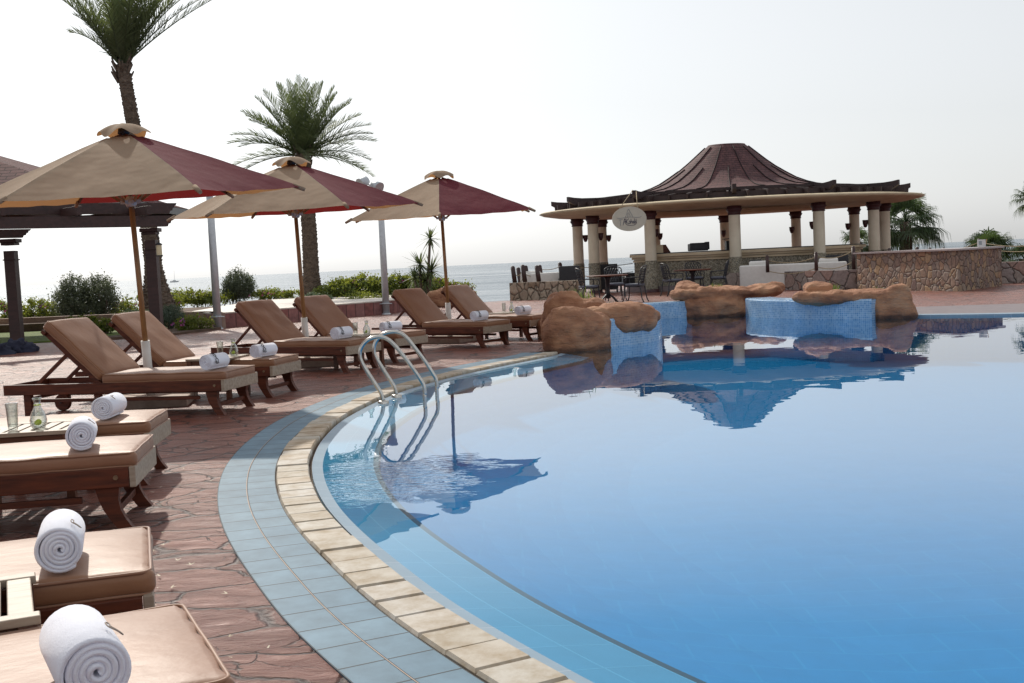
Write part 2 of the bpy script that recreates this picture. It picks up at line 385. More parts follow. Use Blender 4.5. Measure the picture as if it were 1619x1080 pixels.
def glassm():
    m = bpy.data.materials.new('clear_glass'); m.use_nodes = True; M['clear_glass'] = m
    t = m.node_tree; t.nodes.remove(t.nodes['Principled BSDF']); out = t.nodes['Material Output']
    tr = t.nodes.new('ShaderNodeBsdfTransparent'); tr.inputs[0].default_value = (.90, .93, .92, 1)
    gl = t.nodes.new('ShaderNodeBsdfGlossy'); gl.inputs['Roughness'].default_value = .03
    lw = t.nodes.new('ShaderNodeLayerWeight'); lw.inputs[0].default_value = .35
    v = coords(t, 'Object'); nn = bump(t, None, noise_n(t, v, 30, 2), .2, .004); t.links.new(nn, gl.inputs['Normal']); 
    ms = t.nodes.new('ShaderNodeMixShader'); t.links.new(lw.outputs['Facing'], ms.inputs[0])
    t.links.new(tr.outputs[0], ms.inputs[1]); t.links.new(gl.outputs[0], ms.inputs[2]); t.links.new(ms.outputs[0], out.inputs[0])
glassm()

# ------------------------------------------------------------------ mesh builder
class MB:
    def __init__(s): s.v = []; s.f = []; s.sm = []; s.mi = []; s.uv = {}
    def add(s, vs, fs, smooth=False, mi=0, uvs=None):
        o = len(s.v); s.v += [Vector(p) for p in vs]
        for k, f in enumerate(fs):
            s.f.append([i + o for i in f]); s.sm.append(smooth); s.mi.append(mi)
            if uvs: s.uv[len(s.f) - 1] = uvs[k]
    def box(s, c, d, rot=None, mi=0):
        x, y, z = d[0] / 2, d[1] / 2, d[2] / 2
        vs = [Vector((a * x, b * y, e * z)) for e in (-1, 1) for a, b in ((-1, -1), (1, -1), (1, 1), (-1, 1))]
        if rot is not None: vs = [rot @ p for p in vs]
        c = Vector(c)
        s.add([p + c for p in vs], [(0, 3, 2, 1), (4, 5, 6, 7), (0, 1, 5, 4), (1, 2, 6, 5), (2, 3, 7, 6), (3, 0, 4, 7)], mi=mi)
        return s
    def bar(s, a, b, w, h, mi=0):       # square bar from a to b, w across, h up
        a = Vector(a); b = Vector(b); d = b - a; L = d.length; d.normalize()
        side = Vector((0, 0, 1)).cross(d)
        if side.length < 1e-4: side = Vector((0, 1, 0))
        side.normalize(); u = d.cross(side)
        rot = Matrix((d, side, u)).transposed()
        return s.box((a + b) / 2, (L, w, h), rot, mi)
    def tube(s, pts, r, seg=8, caps=True, closed=False, smooth=True, mi=0):
        pts = [Vector(p) for p in pts]; n = len(pts)
        rs = r if isinstance(r, (list, tuple)) else [r] * n
        vs = []; prev = None
        for i, p in enumerate(pts):
            a = pts[i - 1] if (i > 0 or closed) else p
            b = pts[(i + 1) % n] if (i < n - 1 or closed) else p
            d = (b - a); d = d.normalized() if d.length > 1e-9 else Vector((0, 0, 1))
            if prev is None:
                x = d.cross(Vector((0, 0, 1)))
                if x.length < .05: x = d.cross(Vector((0, 1, 0)))
                x.normalize()
            else:
                x = prev - d * prev.dot(d); x.normalize()
            prev = x; y = d.cross(x)
            for k in range(seg):
                t = 2 * math.pi * k / seg
                vs.append(p + (x * math.cos(t) + y * math.sin(t)) * rs[i])
        fs = []
        for i in range(n if closed else n - 1):
            for k in range(seg):
                j = (i + 1) % n
                fs.append((i * seg + k, i * seg + (k + 1) % seg, j * seg + (k + 1) % seg, j * seg + k))
        s.add(vs, fs, smooth, mi)
        if caps and not closed:
            o = len(s.v) - len(vs)
            s.f.append([o + k for k in range(seg)][::-1]); s.sm.append(False); s.mi.append(mi)
            s.f.append([o + (n - 1) * seg + k for k in range(seg)]); s.sm.append(False); s.mi.append(mi)
        return s
    def lathe(s, prof, c=(0, 0, 0), seg=24, smooth=True, mi=0, sx=1, sy=1, uvs=False):
        c = Vector(c); vs = []
        for r, z in prof:
            for k in range(seg):
                t = 2 * math.pi * k / seg
                vs.append(c + Vector((r * math.cos(t) * sx, r * math.sin(t) * sy, z)))
        fs = []; uu = []
        L = [0]
        for i in range(len(prof) - 1): L.append(L[-1] + math.hypot(prof[i + 1][0] - prof[i][0], prof[i + 1][1] - prof[i][1]))
        for i in range(len(prof) - 1):
            for k in range(seg):
                fs.append((i * seg + k, i * seg + (k + 1) % seg, (i + 1) * seg + (k + 1) % seg, (i + 1) * seg + k))
                rr = 2.6
                a0 = 2 * math.pi * k / seg * rr; a1 = 2 * math.pi * (k + 1) / seg * rr
                uu.append([(a0, L[i]), (a1, L[i]), (a1, L[i + 1]), (a0, L[i + 1])])
        s.add(vs, fs, smooth, mi, uu if uvs else None)
        return s
    def quadstrip(s, A, B, smooth=False, mi=0, u=None, v=(0, 1)):
        n = len(A); vs = list(A) + list(B); fs = []; uu = []
        for i in range(n - 1):
            fs.append((i, i + 1, n + i + 1, n + i))
            if u: uu.append([(u[i], v[0]), (u[i + 1], v[0]), (u[i + 1], v[1]), (u[i], v[1])])
        s.add(vs, fs, smooth, mi, uu if u else None); return s
    def rbox(s, c, d, r, rot=None, seg=6, mi=0, fn=None):   # rounded box, subdivided
        hx, hy, hz = d[0] / 2, d[1] / 2, d[2] / 2
        nx, ny, nz = [max(2, seg if L < .25 else int(L / .06)) for L in d]
        def lin(h, n):
            inner = h - r
            a = [-h, -h + r * .3, -h + r * .65]
            mid = [-inner + 2 * inner * i / n for i in range(n + 1)]
            return a + mid + [-x for x in a[::-1]]
        X, Y, Z = lin(hx, nx), lin(hy, ny), lin(hz, max(1, nz // 3))
        idx = {}; vs = []; fs = []
        def vid(i, j, k):
            key = (i, j, k)
            if key not in idx:
                p = Vector((X[i], Y[j], Z[k]))
                q = Vector((max(-hx + r, min(hx - r, p.x)), max(-hy + r, min(hy - r, p.y)), max(-hz + r, min(hz - r, p.z))))
                dd = p - q
                if dd.length > 1e-9: p = q + dd.normalized() * r * 1.0 if True else p
                if fn: p = fn(p)
                idx[key] = len(vs); vs.append(p)
            return idx[key]
        a, b2, c2 = len(X) - 1, len(Y) - 1, len(Z) - 1
        for i in range(a):
            for j in range(b2):
                fs.append((vid(i, j, 0), vid(i, j + 1, 0), vid(i + 1, j + 1, 0), vid(i + 1, j, 0)))
                fs.append((vid(i, j, c2), vid(i + 1, j, c2), vid(i + 1, j + 1, c2), vid(i, j + 1, c2)))
        for i in range(a):
            for k in range(c2):
                fs.append((vid(i, 0, k), vid(i + 1, 0, k), vid(i + 1, 0, k + 1), vid(i, 0, k + 1)))
                fs.append((vid(i, b2, k), vid(i, b2, k + 1), vid(i + 1, b2, k + 1), vid(i + 1, b2, k)))
        for j in range(b2):
            for k in range(c2):
                fs.append((vid(0, j, k), vid(0, j, k + 1), vid(0, j + 1, k + 1), vid(0, j + 1, k)))
                fs.append((vid(a, j, k), vid(a, j + 1, k), vid(a, j + 1, k + 1), vid(a, j, k + 1)))
        c = Vector(c)
        if rot is not None: vs = [rot @ p for p in vs]
        s.add([p + c for p in vs], fs, True, mi); return s
    def prism(s, poly, z0, z1, mi=0, side_uv=False):
        n = len(poly)
        vs = [Vector((p[0], p[1], z0)) for p in poly] + [Vector((p[0], p[1], z1)) for p in poly]
        tri = tessellate_polygon([[Vector((p[0], p[1], 0)) for p in poly]])
        s.add(vs, [tuple(i + n for i in t) for t in tri] + [tuple(t[::-1]) for t in tri], False, mi)
        L = 0; fs = []; uu = []
        for i in range(n):
            j = (i + 1) % n; d = (Vector(poly[i][:2]) - Vector(poly[j][:2])).length
            fs.append((i, j, n + j, n + i)); uu.append([(L, z0), (L + d, z0), (L + d, z1), (L, z1)]); L += d
        s.add(vs, fs, False, mi, uu); return s
    def blade(s, base, d, L, w, droop=0, mi=0, segs=2):   # tapering leaf
        d = Vector(d).normalized(); side = d.cross(Vector((0, 0, 1)))
        if side.length < .01: side = Vector((1, 0, 0))
        side.normalize(); A = []; B = []
        for i in range(segs + 1):
            t = i / segs; p = Vector(base) + d * L * t + Vector((0, 0, -droop * t * t))
            ww = w * (1 - t) ** .7 * .5 if i else w * .35
            if i == segs: ww = .0005
            A.append(p - side * ww); B.append(p + side * ww)
        s.quadstrip(A, B, False, mi); return s
    def build(s, name, mats, parent=None, bevel=0, recalc=False):
        me = bpy.data.meshes.new(name)
        me.from_pydata([tuple(p) for p in s.v], [], s.f)
        for mt in (mats if isinstance(mats, (list, tuple)) else [mats]): me.materials.append(M[mt])
        me.polygons.foreach_set('use_smooth', s.sm); me.polygons.foreach_set('material_index', s.mi)
        if s.uv:
            ul = me.uv_layers.new(name='UVMap')
            for fi, uvs in s.uv.items():
                ls = me.polygons[fi].loop_start
                for k, q in enumerate(uvs): ul.data[ls + k].uv = q
        if recalc:
            bm = bmesh.new(); bm.from_mesh(me); bmesh.ops.recalc_face_normals(bm, faces=bm.faces); bm.to_mesh(me); bm.free()
        me.update()
        o = bpy.data.objects.new(name, me); col.objects.link(o)
        if parent: o.parent = parent
        if bevel:
            b = o.modifiers.new('bevel', 'BEVEL'); b.width = bevel; b.segments = 2; b.limit_method = 'ANGLE'
        return o

def tag(o, label, cat, group=None, kind=None):
    if label: o['label'] = label
    if cat: o['category'] = cat
    if group: o['group'] = group
    if kind: o['kind'] = kind
    return o
def thing(name, loc, rz, label, cat, group=None):
    o = bpy.data.objects.new(name, None); col.objects.link(o)
    o.location = loc; o.rotation_euler = (0, 0, rz); o.empty_display_size = .1
    return tag(o, label, cat, group)
def struct(o): o['kind'] = 'structure'; return o
KIDS = {}
def kids(o):
    return [c for c in bpy.data.objects if c.parent == o]
def copy_tree(o, parent=None):
    c = o.copy(); col.objects.link(c); c.parent = parent
    for ch in kids(o):
        if ch is not c: copy_tree(ch, c)
    return c
def dup(o, loc, rz, label, group=None):
    c = copy_tree(o); c.location = loc; c.rotation_euler = (0, 0, rz); c['label'] = label
    if group: c['group'] = group
    return c
def cr(pts, n=8, closed=False):       # catmull-rom
    P = [Vector(p) for p in pts]; out = []; N_ = len(P)
    rng = range(N_) if closed else range(N_ - 1)
    for i in rng:
        p1 = P[i]; p2 = P[(i + 1) % N_]
        p0 = P[i - 1] if (i > 0 or closed) else p1 * 2 - p2
        p3 = P[(i + 2) % N_] if (i < N_ - 2 or closed) else p2 * 2 - p1
        for k in range(n):
            t = k / n
            out.append(.5 * ((2 * p1) + (p2 - p0) * t + (2 * p0 - 5 * p1 + 4 * p2 - p3) * t * t + (3 * p1 - p0 - 3 * p2 + p3) * t ** 3))
    if not closed: out.append(P[-1])
    return out
def rotz(a): return Matrix.Rotation(a, 3, 'Z')

# ------------------------------------------------------------------ world, sun
SUN_EL, SUN_AZ = R(38), R(-24)      # azimuth measured from +Y towards -X
w = bpy.data.worlds.new('World'); sc.world = w; w.use_nodes = True
t = w.node_tree; bg = t.nodes['Background']
sky = t.nodes.new('ShaderNodeTexSky'); sky.sky_type = 'NISHITA'; sky.sun_disc = False
sky.sun_elevation = SUN_EL; sky.sun_rotation = SUN_AZ
sky.air_density = 1.0; sky.dust_density = 2.0; sky.ozone_density = 1.0; sky.altitude = 10
hs = t.nodes.new('ShaderNodeHueSaturation'); hs.inputs['Saturation'].default_value = .22
t.links.new(sky.outputs[0], hs.inputs['Color'])
tint = mix(t, hs.outputs[0], (.965, 1.0, 1.035), 1.0, 'MULTIPLY'); tint = mix(t, tint, (6.25, 6.32, 6.32), .5); t.links.new(tint, bg.inputs[0]); bg.inputs[1].default_value = .125
sd = bpy.data.lights.new('sun', 'SUN'); so = bpy.data.objects.new('sun', sd); col.objects.link(so)
sd.energy = 3.1; sd.angle = R(1.4); sd.color = (1, .93, .82)
sdir = Vector((math.sin(SUN_AZ) * math.cos(SUN_EL), math.cos(SUN_AZ) * math.cos(SUN_EL), math.sin(SUN_EL)))
so.rotation_euler = sdir.to_track_quat('Z', 'Y').to_euler(); so.location = (-20, 30, 30)
vs_ = sc.view_settings; vs_.view_transform = 'Standard'; vs_.look = 'None'; vs_.exposure = .07; vs_.gamma = 1

# ------------------------------------------------------------------ pool outline
inner = [(3.6, -.55), (2.1, .75), (1.15, 1.75), (.55, 2.50), (.13, 3.16), (-.29, 3.95), (-.60, 4.67), (-.86, 5.35), (-1.06, 5.98), (-1.23, 6.68), (-1.35, 7.40),
         (-1.42, 8.30), (-1.40, 9.40), (-1.17, 10.90), (-.74, 12.20), (-.20, 13.28), (.46, 14.42), (.62, 14.85)]
arc = [Vector((p[0], p[1], 0)) for p in cr([(x, y, 0) for x, y in inner], 10)]
rest = [(.95, 15.45), (1.35, 15.85), (1.70, 16.15), (1.92, 16.45), (2.02, 16.95), (1.95, 17.6), (1.68, 18.6), (1.55, 20.0), (1.95, 21.65), (2.55, 22.0), (3.4, 22.3), (4.1, 22.3), (4.75, 21.9), (4.78, 21.2),
        (5.0, 20.45), (5.42, 19.75), (6.05, 19.1), (6.4, 19.0), (6.80, 19.0), (8.14, 18.1), (10.5, 17.2), (14, 15.5), (17, 11), (17, 3), (13, -1.5), (8, -2.5)]
water_poly = arc + [Vector((x, y, 0)) for x, y in rest]
def area(P): return sum(P[i].x * P[(i + 1) % len(P)].y - P[(i + 1) % len(P)].x * P[i].y for i in range(len(P))) / 2
def offs(P, d):     # offset an open line to its left by d (left = outside when the pool is on the right of travel)
    out = []
    for i in range(len(P)):
        a = P[max(0, i - 1)]; b = P[min(len(P) - 1, i + 1)]; tg = (b - a).normalized()
        out.append(P[i] + Vector((-tg.y, tg.x, 0)) * d)
    return out
def lens(P):
    L = [0]
    for i in range(1, len(P)): L.append(L[-1] + (P[i] - P[i - 1]).length)
    return L
def lift(P, z): return [Vector((p.x, p.y, z)) for p in P]
UL = lens(arc)
ZW = -.022
# deck with the pool cut out
deck_outer = [(-45, -9), (28, -9), (28, 31.2), (22, 33), (22, 50), (.4, 50), (.4, 36.3), (-1.5, 35.9), (-3.2, 38), (-45, 38)]
hole = offs(arc, .52) + [Vector((x, y, 0)) for x, y in rest]
dp = [Vector((x, y, 0)) for x, y in deck_outer]
tri = tessellate_polygon([dp, hole])
mb = MB(); mb.add(dp + hole, [tuple(x) for x in tri], False)
n = len(dp); sk = dp + [Vector((p.x, p.y, -8)) for p in dp]
mb.add(sk, [(i, (i + 1) % n, n + (i + 1) % n, n + i) for i in range(n)])
deck = mb.build('paved_deck', 'stamped_deck', recalc=False)
bm = bmesh.new(); bm.from_mesh(deck.data)
for f in bm.faces:
    if abs(f.normal.z) > .9 and f.normal.z < 0: f.normal_flip()
bm.to_mesh(deck.data); bm.free()
struct(deck)
# blue tile border band
def band(name, mat, d0, d1, z0, z1, vrow, smooth=False):
    mb = MB(); mb.quadstrip(lift(offs(arc, d1), z1), lift(offs(arc, d0), z0), smooth, 0, UL, (vrow, 0))
    return mb
b1 = MB(); A0 = lift(offs(arc, .525), .006); A1 = lift(offs(arc, .205), .004)
b1.quadstrip(A1, A0, False, 0, UL, (0, .33)); b1.quadstrip(lift(offs(arc, .525), -.05), A0, False, 0, UL, (0, .05))
struct(b1.build('pool_border_tiles', 'deck_tile_blue', recalc=True))
bj = MB(); bj.quadstrip(lift(offs(arc, .3655), .0066), lift(offs(arc, .3695), .0066))
struct(bj.build('border_joint', 'slab_stone'))
# coping slabs, one mesh, each slab a loose block a few mm off its neighbours
mb = MB(); rnd = random.Random(3)
Lt = UL[-1]; s0 = 0
def arc_at(s):
    for i in range(1, len(UL)):
        if UL[i] >= s: 
            k = (s - UL[i - 1]) / (UL[i] - UL[i - 1]); p = arc[i - 1].lerp(arc[i], k); tg = (arc[i] - arc[i - 1]).normalized(); return p, Vector((-tg.y, tg.x, 0))
    return arc[-1], Vector((-1, 0, 0))
while s0 < Lt - .22:
    pw = .205; p0, n0 = arc_at(s0 + .004); p1, n1 = arc_at(s0 + pw - .004)
    dz = rnd.uniform(-.004, .004); zt = .016 + dz; e = .012; j = rnd.uniform(-.004, .004)
    def q(p, nn, d, z): r_ = p + nn * (d + j); return Vector((r_.x, r_.y, z))
    B_ = [q(p0, n0, .008, -.05), q(p1, n1, .008, -.05), q(p1, n1, .200, -.05), q(p0, n0, .200, -.05)]
    T_ = [q(p0, n0, .006, zt - e), q(p1, n1, .006, zt - e), q(p1, n1, .202, zt - e), q(p0, n0, .202, zt - e)]
    c = sum(T_, Vector()) / 4
    U_ = [v + (c - v).normalized() * .010 for v in T_]; U_ = [Vector((v.x, v.y, zt + rnd.uniform(-.001, .001))) for v in U_]
    mb.add(B_ + T_ + U_, [(0, 1, 5, 4), (1, 2, 6, 5), (2, 3, 7, 6), (3, 0, 4, 7), (4, 5, 9, 8), (5, 6, 10, 9), (6, 7, 11, 10), (7, 4, 8, 11), (8, 9, 10, 11)])
    s0 += pw
struct(mb.build('pool_coping', 'coping_stone', recalc=True))
mb = MB(); mb.quadstrip(lift(offs(arc, .21), -.012), lift(offs(arc, -.016), -.030))
struct(mb.build('coping_bed', 'soil'))
# pool shell: rim shelf, dark line, walls, floor
rim_w = .40
mb = MB()
mb.quadstrip(lift(offs(arc, -.014), -.012), lift(offs(arc, -rim_w * .5), -.040), False, 0, UL, (0, .2))
mb.quadstrip(lift(offs(arc, -rim_w * .5), -.040), lift(offs(arc, -rim_w), -.075), False, 0, UL, (.2, .4))
mb.quadstrip(lift(offs(arc, -.014), -.1), lift(offs(arc, -.014), -.012), False, 0, UL, (0, .1))
struct(mb.build('pool_rim_tiles', 'rim_tile_blue', recalc=True))
mb = MB(); mb.quadstrip(lift(offs(arc, -rim_w), -.075), lift(offs(arc, -rim_w - .035), -.081)); mb.quadstrip(lift(offs(arc, -rim_w - .035), -.081), lift(offs(arc, -rim_w - .045), -.11))
struct(mb.build('pool_edge_line', 'black_grout'))
FL = -.722
mb = MB(); prs = [(.035, -.11), (.06, -.20), (.12, -.29), (.25, -.38), (.45, -.47), (.70, -.55), (1.0, -.62), (1.35, -.675), (1.75, -.71), (1.9, FL)]
for (d0_, z0_), (d1_, z1_) in zip(prs, prs[1:]): mb.quadstrip(lift(offs(arc, -rim_w - d0_), z0_), lift(offs(arc, -rim_w - d1_), z1_), True, 0, UL, (d0_, d1_))
wp = lift(water_poly, 0); n = len(wp)
mb.add(lift(water_poly, FL), [tuple(x) for x in tessellate_polygon([wp])])
mb.add(lift(water_poly, -.002) + lift(water_poly, FL), [(i, (i + 1) % n, n + (i + 1) % n, n + i) for i in range(len(arc), n)])
struct(mb.build('pool_basin', 'pool_floor_tile', recalc=True))
# water: a sheet, finely enough cut for its tiny ripples
wpo = offs(arc, -.010) + [Vector((x, y, 0)) for x, y in rest]
mb = MB(); mb.add(lift(wpo, ZW), [tuple(x) for x in tessellate_polygon([wpo])])
wo = mb.build('pool_water', 'pool_water')
bm = bmesh.new(); bm.from_mesh(wo.data)
for f in bm.faces:
    if f.normal.z < 0: f.normal_flip()
bm.to_mesh(wo.data); bm.free(); struct(wo)
# far right edge coping and grey band
edge = [Vector((x, y, 0)) for x, y in [(6.75, 19.0), (8.14, 18.1), (10.5, 17.2), (14, 15.5), (17, 11)]]
edge = cr(edge, 6)
mb = MB(); mb.quadstrip(lift(offs(edge, .30), .010), lift(edge, .010), False, 0, lens(edge), (.3, 0)); mb.quadstrip(lift(edge, -.1), lift(edge, .010), False, 0, lens(edge), (0, .1))
struct(mb.build('far_edge_tiles', 'rim_tile_blue', recalc=True))
simple('grey_paving', (.22, .17, .17), (.15, .12, .13), rough=.5, scale=4, bs=.5, bd=.01, rand=False)
gpp = [(6.9, 19.28), (8.32, 18.36), (10.65, 17.46), (14.25, 15.72), (17.3, 11.2), (19.6, 12.4), (15.8, 18.2), (11.7, 20.2), (9.2, 21.1), (7.3, 21.7)]
mb = MB(); mb.prism(gpp, -.05, .004); struct(mb.build('grey_path', 'grey_paving', recalc=True))

# ------------------------------------------------------------------ sea
mb = MB(); S = 30000
mb.add([(-S, -S, -7.5), (S, -S, -7.5), (S, S, -7.5), (-S, S, -7.5)], [(0, 1, 2, 3)])
struct(mb.build('sea', 'sea_water'))
# ------------------------------------------------------------------ lawn, beds, raised terrace
def sheet(name, pts, z, mat, struct_=True):
    P = [Vector((x, y, 0)) for x, y in pts]; mb = MB(); mb.prism(pts, -.2, z)
    o = mb.build(name, mat, recalc=True)
    return struct(o) if struct_ else o
sheet('lawn', [(-26, 24.2), (-8.6, 23.6), (-7.6, 25.4), (-8.2, 28.2), (-26, 31.5)], .03, 'grass')
sheet('flower_bed', [(-8.6, 23.4), (-7.2, 23.9), (-6.6, 25.9), (-7.4, 28), (-8.4, 28.2), (-7.8, 25.4), (-8.9, 23.7)], .05, 'soil')
sheet('shrub_bed', [(-40, 31.9), (-8.4, 28.6), (-8.4, 37.5), (-40, 37.9)], .22, 'soil')
wl = [Vector((x, y, 0)) for x, y in [(-26, 31.5), (-12, 29.6), (-8.3, 28.3), (-7.3, 27.2), (-6.85, 26.2)]]
mb = MB(); P = cr(wl, 6); 
mb.prism([(p.x, p.y) for p in P] + [(p.x, p.y) for p in offs(P, .28)[::-1]], 0, .36)
tag(mb.build('low_wall', 'plaster_wall', recalc=True), 'low rough plaster kerb wall between lawn and shrub bed at left', 'wall')
ter = [(-6.85, 26.25), (-3.35, 30.0), (-3.1, 30.6), (-2.0, 37.6), (-8.3, 37.6), (-8.0, 28.6)]
tt = thing('raised_terrace', (0, 0, 0), 0, 'raised pale terrace faced with upright reddish stone panels, hedge behind', 'terrace')
mb = MB(); mb.prism(ter, 0, .33); mb.build('retaining_wall', 'red_panel', tt, recalc=True)
mb = MB(); mb.prism([(x, y) for x, y in ter], .331, .36); mb.build('terrace_paving', 'terrace_paving', tt, recalc=True)

# ------------------------------------------------------------------ foliage
def leaf_quad(mb, p, n_, L, w_, rnd):
    a = Vector((rnd.gauss(0, 1), rnd.gauss(0, 1), rnd.gauss(0, 1))).normalized()
    u_ = n_.cross(a)
    if u_.length < .05: return
    u_.normalize(); v_ = n_.cross(u_).normalized()
    mb.add([p - u_ * w_ * .5, p + v_ * L * .5 + u_ * 0.0, p + u_ * w_ * .5, p - v_ * L * .5], [(0, 1, 2, 3)])
def bush(name, blobs, count, L, w_, mat, label, cat, seed=0, group=None, stems=True, flowers=0, sprigs=0):
    rnd = random.Random(seed); o = thing(name, blobs[0][0][:2] + (0,) if False else (blobs[0][0][0], blobs[0][0][1], 0), 0, label, cat, group)
    base = Vector(o.location); mb = MB()
    vol = [b[1][0] * b[1][1] * b[1][2] for b in blobs]; tot = sum(vol)
    for b, v in zip(blobs, vol):
        c = Vector(b[0]) - base; rx, ry, rz = b[1]
        k = int(count * v / tot)
        nclump = max(6, k // 45)
        for _ in range(nclump):
            d = Vector((rnd.gauss(0, 1), rnd.gauss(0, 1), rnd.gauss(0, 1))).normalized(); rr = rnd.uniform(.45, 1.0) ** .6
            cc = c + Vector((d.x * rx, d.y * ry, d.z * rz)) * rr; cs = rnd.uniform(.10, .24) * min(1, max(rx, rz) * 1.6)
            for _ in range(max(4, k // nclump)):
                p = cc + Vector((rnd.gauss(0, 1), rnd.gauss(0, 1), rnd.gauss(0, .9))) * cs * .6
                if p.z < .02: p.z = abs(p.z) + .02
                nn = (d + Vector((rnd.gauss(0, .8), rnd.gauss(0, .8), rnd.gauss(0, .8)))).normalized()
                leaf_quad(mb, p, nn, L * rnd.uniform(.6, 1.3), w_ * rnd.uniform(.6, 1.3), rnd)
        for _ in range(sprigs):
            a = rnd.uniform(0, 6.28); rr = math.sqrt(rnd.random()) * .85
            p0 = c + Vector((math.cos(a) * rx * rr, math.sin(a) * ry * rr, rz * math.sqrt(1 - rr * rr) * .8)); tip = Vector((rnd.gauss(0, .25), rnd.gauss(0, .25), 1)).normalized() * rnd.uniform(.15, .4) * rz * .9
            for q in range(10):
                p = p0 + tip * q / 9 + Vector((rnd.gauss(0, .012), rnd.gauss(0, .012), 0)); leaf_quad(mb, p, Vector((rnd.gauss(0, 1), rnd.gauss(0, 1), .3)).normalized(), L * .8, w_ * .8, rnd)
    n_leaf = len(mb.f)
    if flowers:
        for _ in range(flowers):
            b = rnd.choice(blobs); c = Vector(b[0]) - base; d = Vector((rnd.gauss(0, 1), -abs(rnd.gauss(0, 1)), abs(rnd.gauss(0, 1)))).normalized()
            p = c + Vector((d.x * b[1][0], d.y * b[1][1], d.z * b[1][2]))
            for _ in range(5): leaf_quad(mb, p + Vector((rnd.gauss(0, .02),) * 3), Vector((rnd.gauss(0, 1), rnd.gauss(0, 1), rnd.gauss(0, 1))).normalized(), .05, .05, rnd)
    nf_ = len(mb.f)
    if stems:
        for _ in range(max(3, len(blobs) * 3)):
            b = rnd.choice(blobs); c = Vector(b[0]) - base
            p0 = Vector((c.x + rnd.uniform(-.3, .3) * b[1][0], c.y + rnd.uniform(-.3, .3) * b[1][1], 0)); p2 = c + Vector((rnd.uniform(-.7, .7) * b[1][0], rnd.uniform(-.7, .7) * b[1][1], b[1][2] * .4))
            mb.tube([p0, p0.lerp(p2, .5) + Vector((rnd.gauss(0, .03), rnd.gauss(0, .03), .05)), p2], [.018, .012, .005], 5)
    mb.mi = [0] * n_leaf + [1] * (nf_ - n_leaf) + [2] * (len(mb.f) - nf_)
    mb.build('foliage', [mat, 'flower', 'palm_trunk'], o)
    return o
HG = 'leafy shrubs along the sea side of the terrace'
def hb(px, pyb, y, z0, w_px, top_py, dy=.5):
    """an ellipsoid of leaves whose foot stands at z0 and whose top reaches the given sight line"""
    a = at(px, top_py, y); hw = w_px / 2 / F * y
    return ((a.x, y, (a.z + z0) / 2), (hw, dy, max(.15, (a.z - z0) / 2)))
bush('olive_bush', [hb(115, 0, 32.5, .2, 46, 436), hb(150, 0, 32.7, .2, 52, 437), hb(130, 0, 32.2, .2, 84, 470), hb(166, 0, 32.2, .2, 34, 447), hb(103, 0, 32.4, .2, 30, 446)], 17000, .075, .028, 'olive_leaf', 'tall dense grey-green olive bush behind lawn between the two pergola posts', 'bush', 1, sprigs=26)
bush('olive_bush', [hb(375, 0, 39, .35, 48, 427), hb(380, 0, 39, .35, 40, 433), hb(366, 0, 39, .35, 34, 445)], 8500, .075, .030, 'olive_leaf', 'round grey olive shrub with bare twigs beside the left steel pole', 'bush', 2, sprigs=22)
hl = 'hedge_shrub'
bush(hl, [hb(x, 0, 33.5, .2, 44, y0) for x, y0 in ((-5, 478), (25, 482), (55, 474), (80, 478))], 5200, .075, .045, 'hedge_leaf', 'low bright green hedge at the far left edge behind the low wall', 'hedge', 3, HG, flowers=14, sprigs=6)
bush(hl, [hb(x, 0, 34.0, .2, 44, y0) for x, y0 in ((190, 478), (212, 468), (238, 470), (262, 466))], 4200, .075, .045, 'hedge_leaf', 'green flowering hedge between olive bush and palm trunk base', 'hedge', 4, HG, flowers=16, sprigs=6)
bush(hl, [hb(x, 0, 38.5, .3, 44, y0) for x, y0 in ((285, 461), (308, 458), (330, 462), (350, 466))], 4800, .085, .05, 'hedge_leaf', 'green hedge shrub right of the thick palm trunk base, left of the grey pole', 'hedge', 5, HG, flowers=8, sprigs=6)
bush(hl, [hb(x, 0, 38.8, .35, 36, y0) for x, y0 in ((412, 462), (428, 458), (448, 464), (466, 462))], 3000, .08, .045, 'hedge_leaf', 'sparse low hedge shrub between round olive shrub and second palm', 'hedge', 6, HG, flowers=10, sprigs=7)
bush(hl, [hb(x, 0, 37.0, .3, 50, y0) for x, y0 in ((520, 452), (545, 440), (572, 436), (600, 440), (560, 452))], 9500, .095, .06, 'hedge_leaf', 'broad bright yellow-green hedge between second palm and right steel pole', 'hedge', 7, HG, flowers=16, sprigs=14)
bush(hl, [hb(x, 0, 36.6, .3, 50, y0) for x, y0 in ((630, 438), (655, 434), (682, 440), (700, 447), (724, 454))], 9000, .095, .06, 'hedge_leaf', 'bright green hedge around the yucca, right of the steel pole', 'hedge', 8, HG, flowers=22, sprigs=12)
bush('lavender_bush', [hb(272, 0, 26.4, .05, 38, 482, .35), hb(262, 0, 26.2, .05, 30, 490, .3)], 4200, .06, .016, 'lavender_leaf', 'soft blue-green lavender bush at the foot of the front pergola post', 'bush', 9, sprigs=30)
bush('lavender_bush', [hb(214, 0, 27.0, .05, 44, 489, .35)], 2200, .06, .018, 'lavender_leaf', 'small pale green shrub left of the front pergola post behind the lounger', 'bush', 19, sprigs=16)
bush('ground_shrub', [hb(311, 0, 25.4, .05, 46, 503, .35), hb(285, 0, 25.2, .05, 26, 508, .25)], 2400, .055, .025, 'hedge_leaf', 'low yellow-green shrub in the bed left of the grey pole base', 'shrub', 10, flowers=8, sprigs=6)
bush('ground_shrub', [hb(120, 0, 25.9, .03, 34, 500, .3), hb(145, 0, 25.9, .03, 40, 502, .35), hb(165, 0, 25.8, .03, 30, 505, .3)], 3200, .065, .035, 'hedge_leaf', 'low leafy shrub on the lawn behind the nearest raised lounger backrest', 'shrub', 11, sprigs=8)
